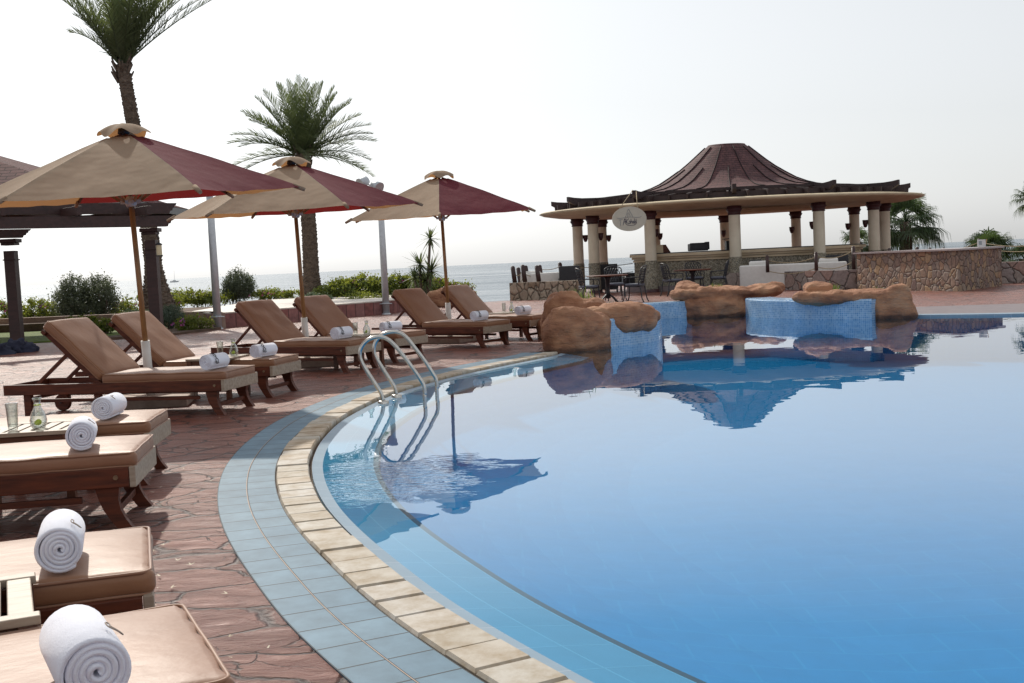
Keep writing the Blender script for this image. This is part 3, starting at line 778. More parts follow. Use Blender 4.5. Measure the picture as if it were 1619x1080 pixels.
bush('ground_shrub', [hb(492, 0, 33.5, .36, 36, 470, .3), hb(512, 0, 34, .36, 30, 476, .3)], 1900, .06, .03, 'lavender_leaf', 'small blue-green shrub on the terrace beside the second palm trunk', 'shrub', 12, sprigs=8)
bush('ground_shrub', [hb(572, 0, 33.5, .36, 60, 476, .3), hb(600, 0, 33.5, .36, 30, 474, .3)], 2400, .06, .035, 'hedge_leaf', 'low clipped yellow-green shrub in front of the broad hedge', 'shrub', 13)
bush('ground_shrub', [hb(622, 0, 31.5, .0, 22, 480, .2)], 700, .05, .03, 'hedge_leaf', 'tiny green shrub at the foot of the right steel pole', 'shrub', 14)

def trunk(base, top, r0, r1, bend=(0, 0, 0), rows=40, boots=True, seed=0, flare=.0, split=10):
    rnd = random.Random(seed); base = Vector(base); top = Vector(top); mb = MB()
    P = []; RR = []
    for i in range(rows + 1):
        t = i / rows; p = base.lerp(top, t) + Vector(bend) * math.sin(math.pi * t)
        r = r0 + (r1 - r0) * t + flare * max(0, 1 - t * 5) ** 1.5
        P.append(p); RR.append(r * (1 + (.06 if i % 2 else -.03)))
    mb.tube(P, RR, 14)
    if boots:
        for i in range(rows * 2):
            t = i / (rows * 2); p = base.lerp(top, t) + Vector(bend) * math.sin(math.pi * t)
            r = (r0 + (r1 - r0) * t + flare * max(0, 1 - t * 5) ** 1.5)
            for k in range(split):
                a = 2 * math.pi * (k + .5 * (i % 2)) / split + rnd.uniform(-.12, .12); d = Vector((math.cos(a), math.sin(a), 0)); s_ = Vector((-d.y, d.x, 0))
                hh = rnd.uniform(.05, .10); ww = 2.6 * r / split * 1.1
                q = p + d * r * .96; o_ = d * rnd.uniform(.015, .05)
                mb.add([q - s_ * ww, q + s_ * ww, q + s_ * ww * .6 + o_ + Vector((0, 0, hh)), q - s_ * ww * .6 + o_ + Vector((0, 0, hh)), q - s_ * ww * .5 + Vector((0, 0, hh * 1.2)), q + s_ * ww * .5 + Vector((0, 0, hh * 1.2))],
                       [(0, 1, 2, 3), (3, 2, 5, 4), (0, 3, 4), (1, 5, 2)])
    return mb
def frond(mb, base, az, el, L, droop, rnd, n=60, ll=.56, wid=.033):
    d0 = Vector((math.cos(az) * math.cos(el), math.sin(az) * math.cos(el), math.sin(el)))
    P = []
    for i in range(n + 1):
        t = i / n; P.append(Vector(base) + d0 * L * t + Vector((0, 0, -droop * L * t ** 2.1)))
    mb.tube(P[::3] + [P[-1]], [.022 * (1 - i / (len(P[::3]) + 1)) + .003 for i in range(len(P[::3]) + 1)], 4, smooth=False)
    up_ = Vector((0, 0, 1))
    twist = rnd.uniform(-.5, .5)
    for i in range(4, n):
        t = i / n; tg = (P[i + 1] - P[i - 1]).normalized() if i < n else d0
        side = tg.cross(up_)
        if side.length < .1: side = Vector((math.sin(az), -math.cos(az), 0))
        side.normalize(); nn = side.cross(tg)
        side = (side * math.cos(twist) + nn * math.sin(twist)).normalized(); nn = side.cross(tg)
        l = ll * (math.sin(math.pi * (.16 + .80 * t)) ** .7) * rnd.uniform(.85, 1.15)
        for sg in (-1, 1):
            ang = R(52 - 26 * t) + rnd.gauss(0, .07)
            dd = tg * math.cos(ang) + side * sg * math.sin(ang) + nn * (.32 + rnd.gauss(0, .13))
            dd.normalize(); q = P[i] + dd * l; q.z -= l * .12
            wv = tg * wid * .55
            mid = P[i].lerp(q, .45) + nn * .01
            mb.add([P[i] - wv * .5, P[i] + wv * .5, mid + wv, mid - wv], [(0, 1, 2, 3)]); k = len(mb.v)
            mb.v.append(q); mb.f.append([k - 1, k - 2, k]); mb.sm.append(False); mb.mi.append(0)
def date_palm(loc, top, r0, r1, fronds, label, seed, bend=(0, 0, 0), flare=0, L=2.4):
    rnd = random.Random(seed); o = thing('date_palm', loc, 0, label, 'palm tree', 'date palms rising behind the parasols')
    rel = Vector(top) - Vector(loc)
    trunk((0, 0, 0), rel, r0, r1, bend, 46, True, seed, flare).build('trunk', 'palm_trunk', o)
    hb_ = MB()
    for k in range(26):       # cut frond stubs under the crown
        a = rnd.uniform(0, 6.28); z = rnd.uniform(-.55, .05); d = Vector((math.cos(a), math.sin(a), 0)); p = rel + d * r1 * .8 + Vector((0, 0, z))
        hb_.tube([p, p + d * .10 + Vector((0, 0, .16)), p + d * rnd.uniform(.12, .2) + Vector((0, 0, .30))], [.045, .035, .022], 5)
    hb_.build('frond_stubs', 'palm_trunk', o)
    mb = MB()
    for az, el, Lk, dr in fronds(rnd):
        frond(mb, rel + Vector((math.cos(az) * .08, math.sin(az) * .08, 0)), az, el, Lk * L, dr, rnd)
    mb.build('crown', 'palm_leaf', o)
    return o
def fr1(rnd):
    L = []
    for k in range(30): L.append((rnd.uniform(0, 6.28), R(rnd.uniform(50, 88)), rnd.uniform(.85, 1.15), rnd.uniform(.05, .28)))
    L += [(R(2), R(40), 1.32, .16), (R(8), R(48), 1.2, .22), (R(-10), R(52), 1.1, .2), (R(20), R(56), 1.1, .22), (R(168), R(60), .9, .3), (R(190), R(66), 1.0, .3), (R(40), R(62), 1.1, .2), (R(178), R(52), .75, .35)]
    return L
def fr2(rnd):
    L = []
    for az, el, l, dr in ((95, 84, 1.05, .05), (75, 72, 1.05, .12), (110, 70, 1.0, .12), (180, 62, 1.1, .22), (165, 50, 1.08, .3), (185, 36, 1.05, .34), (200, 26, 1.0, .34), (0, 60, 1.08, .22), (12, 48, 1.08, .26), (-8, 38, 1.08, .3),
                          (5, 24, 1.02, .34), (-15, 14, .95, .34), (20, 5, .9, .35), (195, 12, .9, .34), (30, 64, 1, .2), (-40, 58, 1, .3), (-70, 50, 1, .35), (-100, 60, .95, .35), (-120, 44, .95, .4), (-150, 52, 1, .32), (145, 60, 1, .2), (60, 50, 1, .25), (120, 48, 1, .25), (-60, 30, .95, .4), (-20, 50, 1.05, .28), (-140, 28, .95, .38), (165, 72, 1.05, .12), (25, 76, 1.05, .12), (-90, 76, .95, .15), (-45, 72, 1, .15), (-30, 6, .9, .35), (-160, 2, .75, .35), (-80, 10, .8, .4), (90, 25, .9, .35), (45, 30, .9, .3), (140, 30, .9, .3), (-55, 80, 1.0, .08), (-120, 70, 1.0, .12), (-75, 64, 1.0, .2), (-25, 68, 1.02, .16), (-155, 64, 1.02, .18), (10, 68, 1.05, .16), (175, 80, 1.0, .1), (-10, 30, 1.0, .32), (190, 48, 1.05, .28)):
        L.append((R(az + rnd.uniform(-8, 8)), R(el + rnd.uniform(-4, 4)), l * rnd.uniform(.92, 1.04), dr))
    return L
b = at(251, 500, 33.0); tp = at(193, 102, 33.0)
date_palm((b.x, 33, .2), tp, .26, .165, fr1, 'tall slender date palm, fronds cut off by top of photo, behind nearest parasol', 21, (.10, 0, -.1), .30, 3.0)
b = at(493, 470, 37.5); tp = at(479, 246, 37.5)
date_palm((b.x, 37.5, .3), tp, .255, .20, fr2, 'date palm with whole feathery crown showing, behind the middle parasol', 22, (.05, 0, 0), .15, 2.7)

# yucca
o = thing('yucca', (at(665, 450, 34.5).x, 34.5, 0), 0, 'spiky two-headed yucca rising out of the hedge behind the third parasol', 'yucca')
rnd = random.Random(5); mb = MB(); sb = MB()
for px, py, n_, L_ in ((680, 377, 46, .55), (664, 418, 60, .60), (682, 428, 70, .6), (672, 444, 70, .6), (656, 438, 50, .55)):
    c = at(px, py, 34.5) - Vector(o.location)
    for _ in range(n_):
        d = Vector((rnd.gauss(0, 1), rnd.gauss(0, 1), rnd.gauss(.25, .8))).normalized(); mb.blade(c, d, L_ * rnd.uniform(.7, 1.2), .07, .10 * rnd.random(), segs=3)
    sb.tube([(c.x * .4, 0, 0), (c.x, 0, c.z)], [.06, .035], 7)
mb.build('leaves', 'palm_leaf', o); sb.build('stem', 'palm_trunk', o)

def fan_palm(c, r, base_z, label, seed, nf=30, spread=1.0):
    c = Vector(c); o = thing('fan_palm', (c.x, c.y, base_z), 0, label, 'palm tree', 'fan palms beside and behind the pavilion'); rnd = random.Random(seed)
    rel = c - Vector(o.location); trunk((0, 0, 0), rel, .24, .2, (0, 0, 0), 20, True, seed).build('trunk', 'palm_trunk', o)
    mb = MB()
    for k in range(nf):
        az = 2.4 * k + rnd.uniform(-.3, .3); el = R(rnd.uniform(-35, 80)); d = Vector((math.cos(az) * math.cos(el), math.sin(az) * math.cos(el), math.sin(el)))
        pl = r * rnd.uniform(.45, .62); h = rel + d * pl; h.z -= .08 * r
        mb.tube([rel, rel.lerp(h, .5) + Vector((0, 0, .05)), h], [.022, .016, .010], 4)
        side = d.cross(Vector((0, 0, 1))); side = side.normalized() if side.length > .05 else Vector((1, 0, 0)); 
        bl = r * .62
        for i in range(26):
            a = R(-105 + 210 * i / 25) ; dd = (d * math.cos(a) + side * math.sin(a)).normalized()
            wv = side * math.cos(a) - d * math.sin(a); wv.normalize(); ww = .028 * r / 1.4
            lng = bl * (1 - .25 * abs(a) / 2) * rnd.uniform(.85, 1.1)
            p1 = h + dd * lng * .55 + Vector((0, 0, -.04 * r)); p2 = h + dd * lng * .85 + Vector((0, 0, -.16 * r)); p3 = h + dd * lng * .93 + Vector((0, 0, -rnd.uniform(.3, .55) * r))
            mb.add([h, p1 - wv * ww, p1 + wv * ww, p2 + wv * ww * .5, p2 - wv * ww * .5, p3], [(0, 1, 2), (1, 4, 3, 2), (4, 5, 3)])
    mb.build('crown', 'fan_leaf', o); return o
c = at(1432, 352, 47); fan_palm(c, 1.55, 0, 'large fan palm with drooping leaves right of the pavilion canopy', 31, 36)
c = at(1355, 385, 49); fan_palm(c, .95, 0, 'half hidden fan palm seen between the right-hand pavilion columns', 32, 22)
c = at(1562, 396, 44); fan_palm(c, 1.15, -.6, 'smaller fan palm behind the menu card on the stone counter', 33, 30)
c = at(1634, 312, 42); fan_palm(c, .8, 0, 'fan palm cut by right photo edge, high leaf tip against the sky', 34, 22)
c = at(1622, 412, 42); fan_palm(c, .8, -.6, 'low fan palm cut by the right photo edge behind the rope', 35, 18)

# ------------------------------------------------------------------ sun loungers
LL, LW = 2.18, .66
def make_lounger():
    root = thing('sun_lounger', (0, 0, 0), 0, '', 'sun lounger', 'wooden sun loungers set round the pool')
    x0, x1 = -LL / 2, LL / 2; hy = LW / 2; hx = x1 - 1.22     # hinge
    mb = MB()
    for s in (-1, 1): mb.box((0 - .014, s * (hy - .02), .26), (LL - .03, .04, .095))
    mb.box((x0 + .02, 0, .26), (.035, LW - .084, .09))
    for k in range(9): mb.box((hx + .06 + k * .13, 0, .292), (.085, LW - .084, .018))
    mb.build('frame', 'dark_wood', root, bevel=.004)
    mb = MB(); mb.box((x1 - .012, 0, .26), (.030, LW + .004, .100)); mb.build('foot_rail', 'pale_wood', root, bevel=.004)
    mb = MB()
    for s in (-1, 1): mb = MB(); mb.tube([(x1 - .09, s * (hy + .001), .262), (x1 - .09, s * (hy + .006), .262)], .012, 10); mb.build('bolt', 'brass', root)
    def saber(sy):
        # sabre leg sweeping out towards the foot end
        mb = MB(); prof = [(-.075, .0), (-.085, .05), (-.10, .10), (-.105, .15), (-.10, .213)]; prof2 = [(.0, .0), (-.035, .05), (-.058, .10), (-.062, .15), (-.035, .213)]
        prof = [(x1 - .06 + a - .015, z) for a, z in ((-.02, 0), (-.055, .05), (-.085, .10), (-.105, .15), (-.120, .2125))]
        prof2 = [(x1 - .06 + a, z) for a, z in ((.035, 0), (.0, .05), (-.022, .10), (-.030, .15), (-.022, .2125))]
        A = [Vector((x, sy - .024, z)) for x, z in prof]; B = [Vector((x, sy - .024, z)) for x, z in prof2]; n = len(A)
        C = [v + Vector((0, .048, 0)) for v in A]; D = [v + Vector((0, .048, 0)) for v in B]
        mb.quadstrip(A, B); mb.quadstrip(D, C); mb.quadstrip(C, A); mb.quadstrip(B, D)
        mb.add([A[0], B[0], D[0], C[0]], [(0, 1, 2, 3)])
        return mb
    for s in (-1, 1): saber(s * (hy - .05)).build('leg', 'dark_wood', root, bevel=.004, recalc=True)
    mb = MB(); mb.box((x0 + .22, -(hy - .05), .107), (.075, .045, .211)); mb.build('leg', 'dark_wood', root, bevel=.004)
    mb = MB(); mb.box((x0 + .22, hy - .05, .145), (.075, .045, .135)); mb.build('leg', 'dark_wood', root, bevel=.004)
    mb = MB(); wc = Vector((x0 + .22, hy - .105, .08))
    mb.tube([wc + Vector((0, -.022, 0)), wc + Vector((0, .022, 0))], .08, 24, smooth=True); mb.build('wheel', 'dark_wood', root, bevel=.005)
    mb = MB(); mb.tube([wc + Vector((0, -.05, 0)), wc + Vector((0, .08, 0))], .008, 8); mb.build('axle', 'black_metal', root)
    mb = MB()
    for c_, d_ in (((x1 - .115, 0, .085), (.028, LW - .152, .034)), ((0, hy - .052, .155), (LL - .52, .022, .032)), ((0, -hy + .052, .155), (LL - .52, .022, .032)), ((x0 + .22, 0, .175), (.03, LW - .15, .03))):
        mb = MB(); mb.box(c_, d_); mb.build('stretcher', 'dark_wood', root, bevel=.003)
    # backrest
    a = R(43); BL = .70; d = Vector((-math.cos(a), 0, math.sin(a))); nrm = Vector((math.sin(a), 0, math.cos(a)))
    h0 = Vector((hx - .01, 0, .285)); mb = MB()
    rot = Matrix((-d, Vector((0, 1, 0)), nrm)).transposed()
    for s in (-1, 1): mb.box(h0 + d * (BL * .52) + Vector((0, s * (hy - .075), 0)), (BL * 1.02, .032, .045), rot)
    for k in range(7): mb.box(h0 + d * (.07 + k * .105) + nrm * .028, (.06, LW - .13, .014), rot)
    mb.box(h0 + d * (BL * 1.015) + nrm * 0, (.045, LW - .06, .035), rot)
    mb.build('backrest_frame', 'dark_wood', root, bevel=.003)
    for s in (-1, 1):
        mb = MB(); p = h0 + d * .44 + Vector((0, s * (hy - .10), -.01)); mb.bar(p, (p.x - .36, p.y, .285), .02, .032); mb.build('prop', 'dark_wood', root, bevel=.003)
    # cushions
    rnd = random.Random(11); SL = 1.20; T = .078
    def fn_seat(p):
        # puckered foot end and slightly domed top
        if p.z > 0: p = p + Vector((0, 0, .010 * (1 - (2 * p.y / LW) ** 2) * min(1, (SL / 2 - abs(p.x)) * 8)))
        pn = noise.noise(Vector((p.x * 5, p.y * 7, p.z * 9))) * .007
        if abs(p.x - SL / 2) < .03: p = p + Vector((math.sin(p.y * 58 + 5 * pn) * .008, 0, math.cos(p.y * 61) * .004 * (1 if p.z > 0 else .4)))
        if abs(abs(p.y) - .315) < .012: p = p + Vector((0, pn * .9, 0))
        return p + Vector((0, 0, pn * .7))
    mb = MB(); mb.rbox((0, 0, 0), (SL, .63, T), .030, fn=fn_seat)
    cs = mb.build('seat_cushion', 'vinyl', root); cs.location = (hx + .02 + SL / 2 + .005, 0, .302 + T / 2)
    def ring(SLx, Wy, zz, rr):
        pts = []; r = .03
        for cx_, cy_, a0 in ((SLx / 2 - r, Wy / 2 - r, 0), (-SLx / 2 + r, Wy / 2 - r, 90), (-SLx / 2 + r, -Wy / 2 + r, 180), (SLx / 2 - r, -Wy / 2 + r, 270)):
            for k in range(6): q = R(a0 + 18 * k); pts.append(Vector((cx_ + r * math.cos(q), cy_ + r * math.sin(q), zz)))
        out = []
        for i in range(len(pts)):
            p, q2 = pts[i], pts[(i + 1) % len(pts)]; k = max(1, int((q2 - p).length / .05))
            for j in range(k): out.append(p.lerp(q2, j / k))
        return [p + Vector((0, 0, noise.noise(p * 6) * .005)) for p in out]
    mb = MB(); mb.tube(ring(SL - .012, .63 - .010, T / 2 - .007, 0), .0052, 6, closed=True); mb.tube(ring(SL - .012, .63 - .010, -T / 2 + .007, 0), .005, 6, closed=True)
    mb.build('piping', 'vinyl', cs)
    BLc = .735
    def fn_b(p):
        pn = noise.noise(Vector((p.x * 5 + 9, p.y * 6, p.z * 9))) * .008
        if p.z > 0: p = p + Vector((0, 0, .008 * (1 - (2 * p.y / LW) ** 2)))
        if abs(abs(p.y) - .315) < .012: p = p + Vector((0, math.copysign(math.sin(p.x * 70) * .003, p.y), 0))
        return p + Vector((0, 0, pn * .8))
    mb = MB(); mb.rbox((0, 0, 0), (BLc, .63, T), .030, fn=fn_b)
    cb = mb.build('back_cushion', 'vinyl', root)
    R3 = Matrix((-d, Vector((0, 1, 0)), nrm)).transposed().to_4x4(); R3.translation = h0 + d * (BLc / 2 + .015) + nrm * (.040 + T / 2)
    cb.matrix_local = R3
    mb = MB(); mb.tube(ring(BLc - .012, .62, T / 2 - .007, 0), .0052, 6, closed=True); mb.tube(ring(BLc - .012, .62, -T / 2 + .007, 0), .005, 6, closed=True)
    mb.build('piping', 'vinyl', cb)
    return root
proto = make_lounger()
# (near foot-end corner of the frame on plan, turn) -- the lounger's near side faces the camera
LG = [((-2.50, 9.78), -13, 'reclined lounger nearest in the left row, back raised beside the first parasol pole'),
      ((-2.33, 10.98), -14, 'lounger right behind the first one, carafe table between them, first parasol pole before its back'),
      ((-1.93, 13.30), -30, 'lounger with wrinkled backrest side, in front of the middle parasol'),
      ((-1.46, 14.35), -33, 'lounger just behind the ladder arches, half hidden by the neighbouring lounger'),
      ((-.38, 16.15), -36, 'lounger before the third parasol pole, left of the boulders'),
      ((.30, 17.35), -36, 'farthest lounger, its foot end touching the view of the red boulders'),
      ((-2.14, 6.58), 6, 'lounger whose foot end shows beyond the slatted table with tall glass, left edge'),
      ((-1.84, 5.42), 9, 'lounger at left edge with whole foot end and towel, left leg over dark shadow'),
      ((-1.05, 3.17), 18, 'close lounger at left edge beside the small slatted table at the lower left'),
      ((-.60, 2.27), 25, 'closest lounger cut by the bottom left corner of the photo')]
lounge = []
for i, (c, ang, lab) in enumerate(LG):
    a = R(ang); ex = Vector((math.cos(a), math.sin(a), 0)); ey = Vector((-math.sin(a), math.cos(a), 0))
    ctr = Vector((c[0], c[1], 0)) - ex * LL / 2 + ey * LW / 2
    if i == 0: o = proto; o.location = ctr; o.rotation_euler = (0, 0, a); o['label'] = lab
    else: o = dup(proto, ctr, a, lab)
    lounge.append((ctr, ex, ey, a))

# ------------------------------------------------------------------ rolled towels
TR, TL = .073, .27
def make_towel(kind):
    root = thing('rolled_towel', (0, 0, 0), 0, '', 'towel', 'rolled white towels on the loungers')
    # spiral sheet rolled up along local Y; end cap shows the turns
    mb = MB(); th = .0131; turns = 5.0; n = 150; A = []; B = []; rnd = random.Random(4)
    outer = []; inn = []
    for i in range(n + 1):
        t = i / n; ang = t * turns * 2 * math.pi; r = .006 + (TR - .006 - th * .5) * t
        wob = 1 + .045 * math.sin(ang * 1.3 + 1) * t
        outer.append((r * wob + th * .46, ang)); inn.append((r * wob - th * .46, ang))
    def pt(r, ang, y): return Vector((r * math.cos(ang + 5.3), y, r * math.sin(ang + 5.3)))
    ye = -TL / 2; yb = TL / 2
    jit = [(.0035 * noise.noise(Vector((i * .09, 0, 0)))) for i in range(n + 1)]
    vs = []; fs = []
    for i in range(n + 1):
        ro, a = outer[i]; ri, _ = inn[i]; j = jit[i]; rnd_ = .004
        bulge = -.006 * (1 - i / n)
        vs += [pt(ri, a, ye + rnd_ + j + bulge), pt((ro + ri) / 2, a, ye + j - .003 + bulge), pt(ro, a, ye + rnd_ + j + bulge), pt(ro, a, 0), pt(ro, a, yb - rnd_ - j), pt((ro + ri) / 2, a, yb + .003 - j), pt(ri, a, yb - rnd_ - j), pt(ri, a, 0)]
    for i in range(n):
        for k in range(8): fs.append((i * 8 + k, i * 8 + (k + 1) % 8, (i + 1) * 8 + (k + 1) % 8, (i + 1) * 8 + k))
    fs.append(tuple(range(8))); fs.append(tuple(n * 8 + k for k in range(8))[::-1])
    mb.add(vs, fs, True)
    tw = mb.build('roll', 'towel', root, recalc=True)
    # embroidered mark near the front end, wrapped round the roll
    mk = MB(); rr = TR + (-.0005 if kind == 'flat' else .0012)
    def cyl(u, v): return Vector((rr * math.cos(v), u, rr * math.sin(v)))
    if kind == 'flat':
        loop = [(-.085, R(40)), (-.085, R(62)), (-.052, R(64)), (-.052, R(58)), (-.078, R(57)), (-.078, R(36))]
        mk.tube([cyl(p.x, p.y) for p in cr([(a_, b_, 0) for a_, b_ in loop], 4)], .0016, 5)
    else:
        for st in ([(-.060, 120), (-.075, 100), (-.062, 80), (-.078, 62), (-.060, 46), (-.050, 36)], [(-.085, 128), (-.055, 118), (-.048, 98), (-.058, 84)], [(-.062, 80), (-.045, 66), (-.048, 50), (-.036, 40)], [(-.090, 52), (-.075, 46), (-.070, 38)]):
            mk.tube([cyl(p.x - .012, R(p.y - 52)) for p in cr([(a_, b_, 0) for a_, b_ in st], 5)], .0034, 5)
    mk.build('emblem', 'taupe_ink' if kind == 'flat' else 'black_ink', root)
    for ch in kids(root):
        ch.location = (0, 0, TR + .002)
    return root
tp_a = make_towel('script'); tp_b = make_towel('flat')
TW = ['rolled towel on the nearest raised lounger of the left row, before the first parasol',
      'rolled towel on second lounger of the row, right of the small carafe',
      'rolled towel on the lounger left of the ladder arches',
      'rolled towel directly above the top of the ladder arches',
      'rolled towel on the lounger before the third parasol pole',
      'rolled towel farthest away, just left of the red boulders',
      'rolled towel behind another, on the lounger beyond the carafe table at left',
      'rolled towel with clear spiral end right of the carafe at left edge',
      'big rolled towel on the close lounger above the small slatted table',
      'largest rolled towel, cut by the bottom edge of the photo']
# (distance back from the foot end, distance in from the near side to the front end of the roll, extra turn)
TPOS = [(.17, .06, -8), (.17, .06, -8), (.22, .06, -8), (.22, .05, -8), (.22, .05, -6), (.26, .05, -6), (.26, .10, -4), (.27, .08, 4), (.24, .06, 4), (.27, -.05, 2)]
for i, ((ctr, ex, ey, a), (bx, by, tw)) in enumerate(zip(lounge, TPOS)):
    p = ctr + ex * (LL / 2 - bx) + ey * (-LW / 2 + by + TL / 2); src = tp_b if i >= 6 else tp_a
    p.z = .386
    if i == 0: src.location = p; src.rotation_euler = (0, 0, a + R(tw)); src['label'] = TW[i]
    elif i == 6: src.location = p; src.rotation_euler = (0, 0, a + R(tw)); src['label'] = TW[i]
    else:
        c_ = dup(src, p, a + R(tw + (3, -4, 5, -3, 2)[i % 5]), TW[i]); k_ = (1.0, .95, 1.05, .97, 1.03)[i % 5]; c_.scale = (k_, 1.02 / k_, k_)

# ------------------------------------------------------------------ side tables, glasses, carafes
def make_table():
    root = thing('side_table', (0, 0, 0), 0, '', 'side table', 'small slatted wooden side tables between loungers')
    W_, D_ = .46, .46; mb = MB()
    nn = 6; sw = (W_ - .012) / nn
    for k in range(nn): mb.box((-W_ / 2 + .006 + sw * (k + .5), 0, .397), (sw - .014, D_ - .094, .018))
    mb.box((0, -D_ / 2 + .024, .3975), (W_, .045, .023)); mb.box((0, D_ / 2 - .024, .3975), (W_, .045, .023)); mb.build('table_top', 'pale_wood', root, bevel=.003)
    mb = MB()
    for s in (-1, 1): mb.box((0, s * (D_ / 2 - .035), .352), (W_ - .104, .022, .062)); mb.box((s * (W_ / 2 - .035), 0, .352), (.022, D_ - .104, .062))
    mb.build('apron', 'table_wood', root, bevel=.003)
    for sx in (-1, 1):
        for sy in (-1, 1):
            mb = MB(); mb.box((sx * (W_ / 2 - .030), sy * (D_ / 2 - .030), .1925), (.045, .045, .385)); mb.build('leg', 'table_wood', root, bevel=.003)
    return root
tb = make_table()
def tcorner(px, py, z, ang, corner=(1, -1)):       # table centre from the spot where its near right top corner shows
    c = G(px, py, z); a = R(ang); ex = Vector((math.cos(a), math.sin(a), 0)); ey = Vector((-math.sin(a), math.cos(a), 0)); q = c - ex * .23 * corner[0] - ey * .23 * corner[1]
    return Vector((q.x, q.y, 0)), a
TBL = [(tcorner(113, 679, .41, 6), 'side table at left edge carrying the big tall glass and carafe'),
       (tcorner(361, 566, .41, -13), 'side table between the first two raised loungers'),
       (tcorner(571, 531, .41, -30), 'side table left of the ladder arches, glass and carafe on it'),
       (tcorner(800, 495, .41, -36), 'side table farthest away between the last two loungers'),
       (tcorner(64, 972, .41, 24), 'empty side table cut by the left photo edge, lower left')]
tabs = []
for i, ((p, a), lab) in enumerate(TBL):
    if i == 0: tb.location = p; tb.rotation_euler = (0, 0, a); tb['label'] = lab
    else: dup(tb, p, a, lab)
    tabs.append((p, a))
def make_glass():
    o = thing('drinking_glass', (0, 0, 0), 0, '', 'glass', 'tall water glasses on the side tables')
    mb = MB(); mb.lathe([(.001, .002), (.024, .002), (.026, .012), (.033, .148), (.034, .150), (.032, .148), (.0245, .022), (.001, .018)], seg=24); mb.build('tumbler', 'clear_glass', o); return o
def make_carafe():
    o = thing('carafe', (0, 0, 0), 0, '', 'carafe', 'small glass carafes with lime on the side tables')
    mb = MB(); mb.lathe([(.001, .002), (.036, .002), (.044, .02), (.046, .045), (.036, .085), (.020, .115), (.016, .13), (.021, .155), (.026, .168), (.024, .168), (.018, .15), (.013, .13), (.017, .115), (.033, .085), (.042, .045), (.034, .008), (.001, .007)], seg=28); mb.build('glass_body', 'clear_glass', o)
    mb = MB(); mb.tube([(math.cos(q * .3) * .017, math.sin(q * .3) * .017, .128) for q in range(21)], .003, 5, closed=True); mb.build('neck_band', 'lime', o)
    for q, z, s in ((.3, .035, 1), (2.2, .03, .6)):
        mb = MB(); c = Vector((math.cos(q) * .012, -.030 + .01 * q, z)); n_ = Vector((.3 * q, -1, .2)).normalized()
        mb.tube([c - n_ * .002, c + n_ * .002], .017 * (1 if s == 1 else .8), 18, smooth=False); mb.build('lime_slice', 'lime', o)
    return o
gl = make_glass(); cf = make_carafe()
gp = [((-.115, -.10), (.01, -.06)), ((.02, .02), (.145, .06)), ((-.03, .0), (.12, .03)), ((-.02, .06), (.12, .08))]
gl_l = ['tall empty glass nearest, on the left-edge table', 'clear glass left of the carafe between the first two loungers', 'small glass on the table left of the ladder arches', 'farthest small glass, near the last two loungers']
cf_l = ['nearest carafe with lime slice on the left-edge table', 'carafe with lime slice between the first two loungers', 'carafe on the table left of the ladder arches', 'farthest carafe, near the last two loungers']
for i in range(4):
    p, a = tabs[i]; rz = rotz(a)
    for src, off, lab, f0 in ((gl, gp[i][0], gl_l[i], i == 0), (cf, gp[i][1], cf_l[i], i == 0)):
        q = p + rz @ Vector((off[0], off[1], .409))
        if f0: src.location = q; src['label'] = lab
        else: dup(src, q, a, lab)

